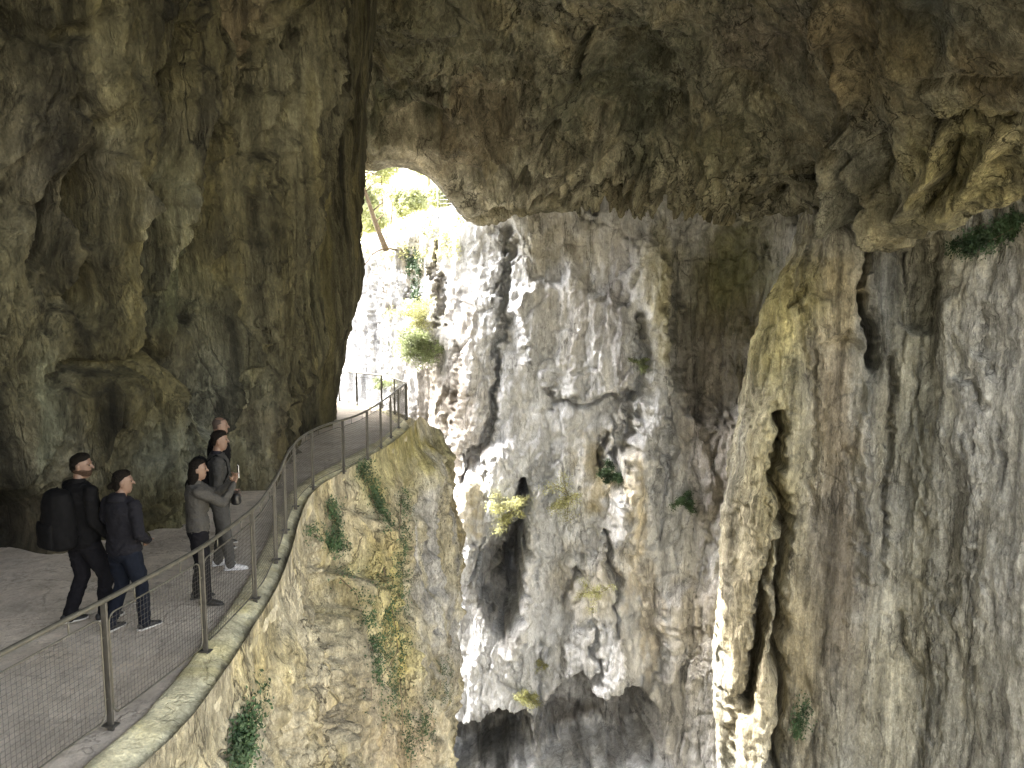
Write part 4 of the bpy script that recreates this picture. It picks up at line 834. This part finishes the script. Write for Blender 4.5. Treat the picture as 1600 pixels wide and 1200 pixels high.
sh = [(668,540,1.6,24,9,LF_G,.17,"big fresh green bush growing from the pale cliff right of the path bend"),
      (655,490,1.5,12,8,LF_Y,.15,"yellow-green bush on the pale cliff above the big fresh green bush"),
      (603,597,1.0,7,7,LF_G,.15,"small bright green branch hanging over the far railing"),
      (806,795,1.25,11,7,LF_Y,.13,"pale leafy bush hanging across the dark hollow in the gorge wall"),
      (885,775,1.4,12,4,LF_Y,.12,"thin pale shrub right of the dark hollow in the gorge wall"),
      (958,738,.8,9,9,LF_D,.13,"dark green shrub in the narrow fissure of the gorge wall"),
      (935,930,1.0,8,4,LF_Y,.10,"sparse twiggy shrub low on the gorge wall between rounded boulders"),
      (818,1090,.8,8,7,LF_Y,.12,"small yellowish shrub above the dark overhang at the foot of the gorge wall"),
      (1068,785,.7,7,7,LF_D,.11,"small dark green shrub on the flat shaded part of the gorge wall"),
      (1002,575,.5,6,6,LF_G,.11,"small green tuft on the gorge wall beside the shaded edge"),
      (845,1040,.5,5,3,LF_Y,.09,"tiny tuft on the gorge wall above the lowest overhang")]
for u, v, s, nb, lf, mt, lz, lab in sh:
    p = find(QW, u, v); shrub(lab, p+Vector((0, .05, 0)), OUT, s, nb, lf, mt, lz, group="shrubs on the gorge wall")
# ivy
def grid_normals(Q):
    a = np.gradient(Q, axis=0); b = np.gradient(Q, axis=1); n = np.cross(a, b); return n/(np.linalg.norm(n, axis=2)[..., None]+1e-9)
def ivy(Q, NQ, UV, line, wd, cnt, label, lsz=.07, group="ivy strands on the rock under the path", mat=None):
    U, Vv, d = UV; pts = []; nr = []
    line = [(a+0., b+0.) for a, b in line]; dd = seg_dist(U, Vv, line)
    m = (dd < wd*2.2) & (d > 1); I = np.argwhere(m)
    if not len(I): print("ivy miss", label); return
    w8 = np.exp(-(dd[m]/wd/1.25)**2)*np.clip(.55+1.0*fbm(Q[m][:, 0]*1.2, Q[m][:, 1]*1.2, Q[m][:, 2]*1.2, 3), .02, 1.5)
    # weight by real area so clumps stay even
    w8 /= w8.sum(); ch = np.random.RandomState(len(label)).choice(len(I), min(int(cnt*7), 12000), p=w8)
    org = Vector(Q[tuple(I[ch[0]])])
    for c in ch:
        i = tuple(I[c]); n = Vector(NQ[i]); to = Vector((0, 0, CZ))-Vector(Q[i])
        if n.dot(to) < 0: n = -n
        pts.append(Vector(Q[i])+n*random.uniform(.02, .10)+Vector((random.gauss(0, .05), random.gauss(0, .05), random.gauss(0, .06)))-org); nr.append(n)
    root = empty("ivy", org); tag(root, label, "ivy", group)
    V, Fc = leaves(pts, lsz, nr); link_mesh("foliage", [tuple(v) for v in V], Fc, mat or LF_D, root, False)
    st = MB(); q = [find(Q, a, b)-org for a, b in line]; st.tube(q, .012, 5, r2=.006); st.build("stem", BARK, root)
NB = grid_normals(QB); UB = project(QB)
ivs = [([(563,729),(582,761),(591,794),(598,822)], 9, 650, "ivy strand just below the kerb where the path bends"),
       ([(631,771),(629,827),(633,901),(629,962)], 6, 800, "long narrow ivy strand beside the grey rock streak"),
       ([(601,892),(615,967),(619,1013),(600,1060),(591,1097)], 15, 1500, "widest ivy strand, middle of the buttress"),
       ([(489,831),(526,855)], 8, 260, "short ivy patch at the left edge of the yellow rock"),
       ([(526,901),(559,929),(573,967)], 9, 500, "ivy patch slanting down over the yellow rock"),
       ([(629,1060),(633,1177)], 8, 500, "ivy strand at the bottom of the buttress, left of the lowest ivy patch"),
       ([(659,1097),(661,1160)], 10, 450, "lowest ivy patch near the right edge of the buttress"),
       ([(517,790),(521,845)], 6, 200, "thin ivy strand under the path kerb on the left side of the buttress"),
       ([(397,1083),(381,1127),(370,1180)], 9, 800, "ivy strand on the rubble wall nearest the camera"),
       ([(692,1040),(694,1090)], 6, 200, "ivy on the right edge of the buttress against the pale gorge wall"),
       ([(585,1000),(580,1090)], 7, 300, "ivy strand left of the widest one near the bottom of the yellow rock")]
for ln, wd, cn, lab in ivs: ivy(QB, NB, UB, ln, wd, cn, lab, lsz=.045)
NR = grid_normals(QR); UR = project(QR); NW = grid_normals(QW); UW = project(QW)
ivy(QR, NR, UR, [(1500,385),(1540,375),(1590,350)], 11, 500, "dark ivy under the rock lip at the right edge of the photo", group="ivy on the right cave wall")
ivy(QR, NR, UR, [(1258,1100),(1248,1140)], 8, 160, "little green ivy patch low beside the deep fissure of the pillar", group="ivy on the right cave wall")
ivy(QW, NW, UW, [(648,400),(650,450),(655,500)], 6, 500, "ivy strand climbing the sunlit cliff above the bushes", lsz=.11, group="ivy on the sunlit cliff")
# grass and moss on the rim of the sunlit cliff
pts = []; sel = (hill_P[..., 0] > -13) & (hill_P[..., 0] < -1.5) & (hill_P[..., 1] < 55); G = hill_P[sel]
U, Vv, d = UW; rim = QW[(Vv > 335) & (Vv < 408) & (U > 545) & (U < 735) & (QW[..., 2] > 5.2)]
for c in np.random.RandomState(3).choice(len(rim), 5200): 
    if pnoise(np.float32(rim[c][0]*.8), np.float32(rim[c][1]*.8), np.float32(rim[c][2]*.8)) > -.08 : pts.append(Vector(rim[c])+Vector((random.gauss(0, .1), random.gauss(-.05, .1), random.uniform(0, .25))))
for c in np.random.RandomState(4).choice(len(G), 1200): pts.append(Vector(G[c])+Vector((random.gauss(0, .5), random.gauss(0, .5), random.uniform(0, .3))))
V, Fc = leaves(pts, .14); o = link_mesh("grass", [tuple(v) for v in V], Fc, LF_Y, None, False)
tag(o, "yellow-green grass and moss along the top of the sunlit cliff", "grass", kind='stuff')
# trees
def tree(label, org, trunk, tr, crown, nleaf, lsz, mat, name="tree", limbs=7, group=None, bare=False):
    root = empty(name, org); tag(root, label, "tree", group); T = MB(); tp = [Vector(p) for p in trunk]; T.tube(spl(tp, 14), tr, 9, r2=tr*.3); pts = []
    L = spl(tp, 30)
    for k in range(limbs):
        b = L[int(random.uniform(.35, 1)*29)]; d = Vector((random.gauss(0, 1), random.gauss(0, 1), random.uniform(-.1, .9))).normalized(); ln = crown*random.uniform(.5, 1.0)
        e = b+d*ln; mid = b.lerp(e, .5)+Vector((0, 0, ln*.12)); T.tube([b, mid, e], tr*.28, 5, r2=tr*.06)
        for s in range(5):
            c = b.lerp(e, random.uniform(.35, 1.05))+Vector((random.gauss(0, .12), random.gauss(0, .12), random.gauss(0, .1)))*crown; T.tube([mid, c], tr*.07, 3, r2=tr*.02)
            for q in range(max(1, nleaf//(limbs*5))): pts.append(c+Vector((random.gauss(0, 1), random.gauss(0, 1), random.gauss(0, .7)))*crown*.13)
    T.build("trunk", BARK, root); V, Fc = leaves(pts, lsz); link_mesh("crown", [tuple(v) for v in V], Fc, mat, root, False); return root
b0 = at(604, 392, 43.6)
tr = [b0-b0, at(592,362,43.4)-b0, at(584,340,43.2)-b0, at(570,298,42.8)-b0, at(556,270,42.4)-b0, at(545,235,42)-b0]
tree("leaning tree with a bare slanting trunk on top of the sunlit cliff", b0, tr, .17, 1.6, 130, .13, LF_Y, limbs=9)
b1 = at(611, 350, 43.4); tree("thin crooked sapling right of the leaning trunk", b1, [b1-b1, at(613,320,43.4)-b1, at(609,305,43.4)-b1, at(616,285,43.4)-b1, at(620,262,43.4)-b1, at(612,225,43.4)-b1], .035, .9, 260, .14, LF_Y, name="sapling", limbs=6)
b2 = find(QW, 618, 392); T = MB()
o = empty("fallen_branch", b2); tag(o, "bare crooked branch hanging over the sunlit cliff below the leaning tree", "branch")
q = [(0,0,0), (-.6,-.5,.05), (-1.2,-.7,-.25), (-1.6,-.9,-.8), (-1.9,-1.0,-1.15)]; T.tube(spl([Vector(p) for p in q], 16), .05, 6, r2=.02); T.tube([(-1.2,-.7,-.25), (-1.7,-.9,-.2), (-2.1,-1.0,.05)], .025, 5, r2=.008); T.tube([(-.6,-.5,.05), (-.8,-.8,-.5)], .02, 5, r2=.008); T.build("wood", BARK, o)
def hz(x, y):
    return 7.3+max(0, (y-float(wall_y(x))-2.6-7))*.24
hl = ["pale sunlit tree on the slope, left of the opening's gap", "small pale tree on the slope behind the sapling", "sunlit tree on the slope behind the wire fence", "tall hazy tree higher on the slope behind the leaning trunk", "tree on the slope at the right of the opening, under the arch lip"]
for k, (u, Y, h, c) in enumerate([(566,60,4.5,2.2), (640,66,3.2,2.0), (705,58,3.8,1.8), (600,84,7,3.2), (672,92,6.5,3.2)]):
    x = (u-800)/1200*Y; z = hz(x, Y)-.3; tree(hl[k], Vector((x, Y, z)), [(0,0,0), (.1,0,h*.4), (-.1,.1,h*.8), (0,0,h)], .14, c, 6000, .26, LF_P, limbs=14, name="hillside_tree", group="trees on the slope outside the arch")
# wire fence at the top of the cliff
M_zinc = simple("zinc_fence_wire", (.45,.45,.47), .5, .6, vary=.1)
fa, fb = at(684, 343, 40.6), at(752, 343, 39.6); o = empty("wire_fence", fa); tag(o, "grey wire grid fence standing on top of the sunlit cliff under the arch lip", "fence")
dv = fb-fa; hgt = 2.4
for k in range(4):
    m = MB(); p = dv*(k/3); m.tube([p, p+Vector((0, 0, hgt))], .035, 8); m.build("post", M_zinc, o)
m = MB()
for k in range(15): p = dv*(k/14); m.tube([p, p+Vector((0, 0, hgt-.05))], .010, 4)
for k in range(13): z = .05+k*(hgt-.1)/12; m.tube([Vector((0, 0, z)), dv+Vector((0, 0, z))], .010, 4)
m.build("grid", M_zinc, o)
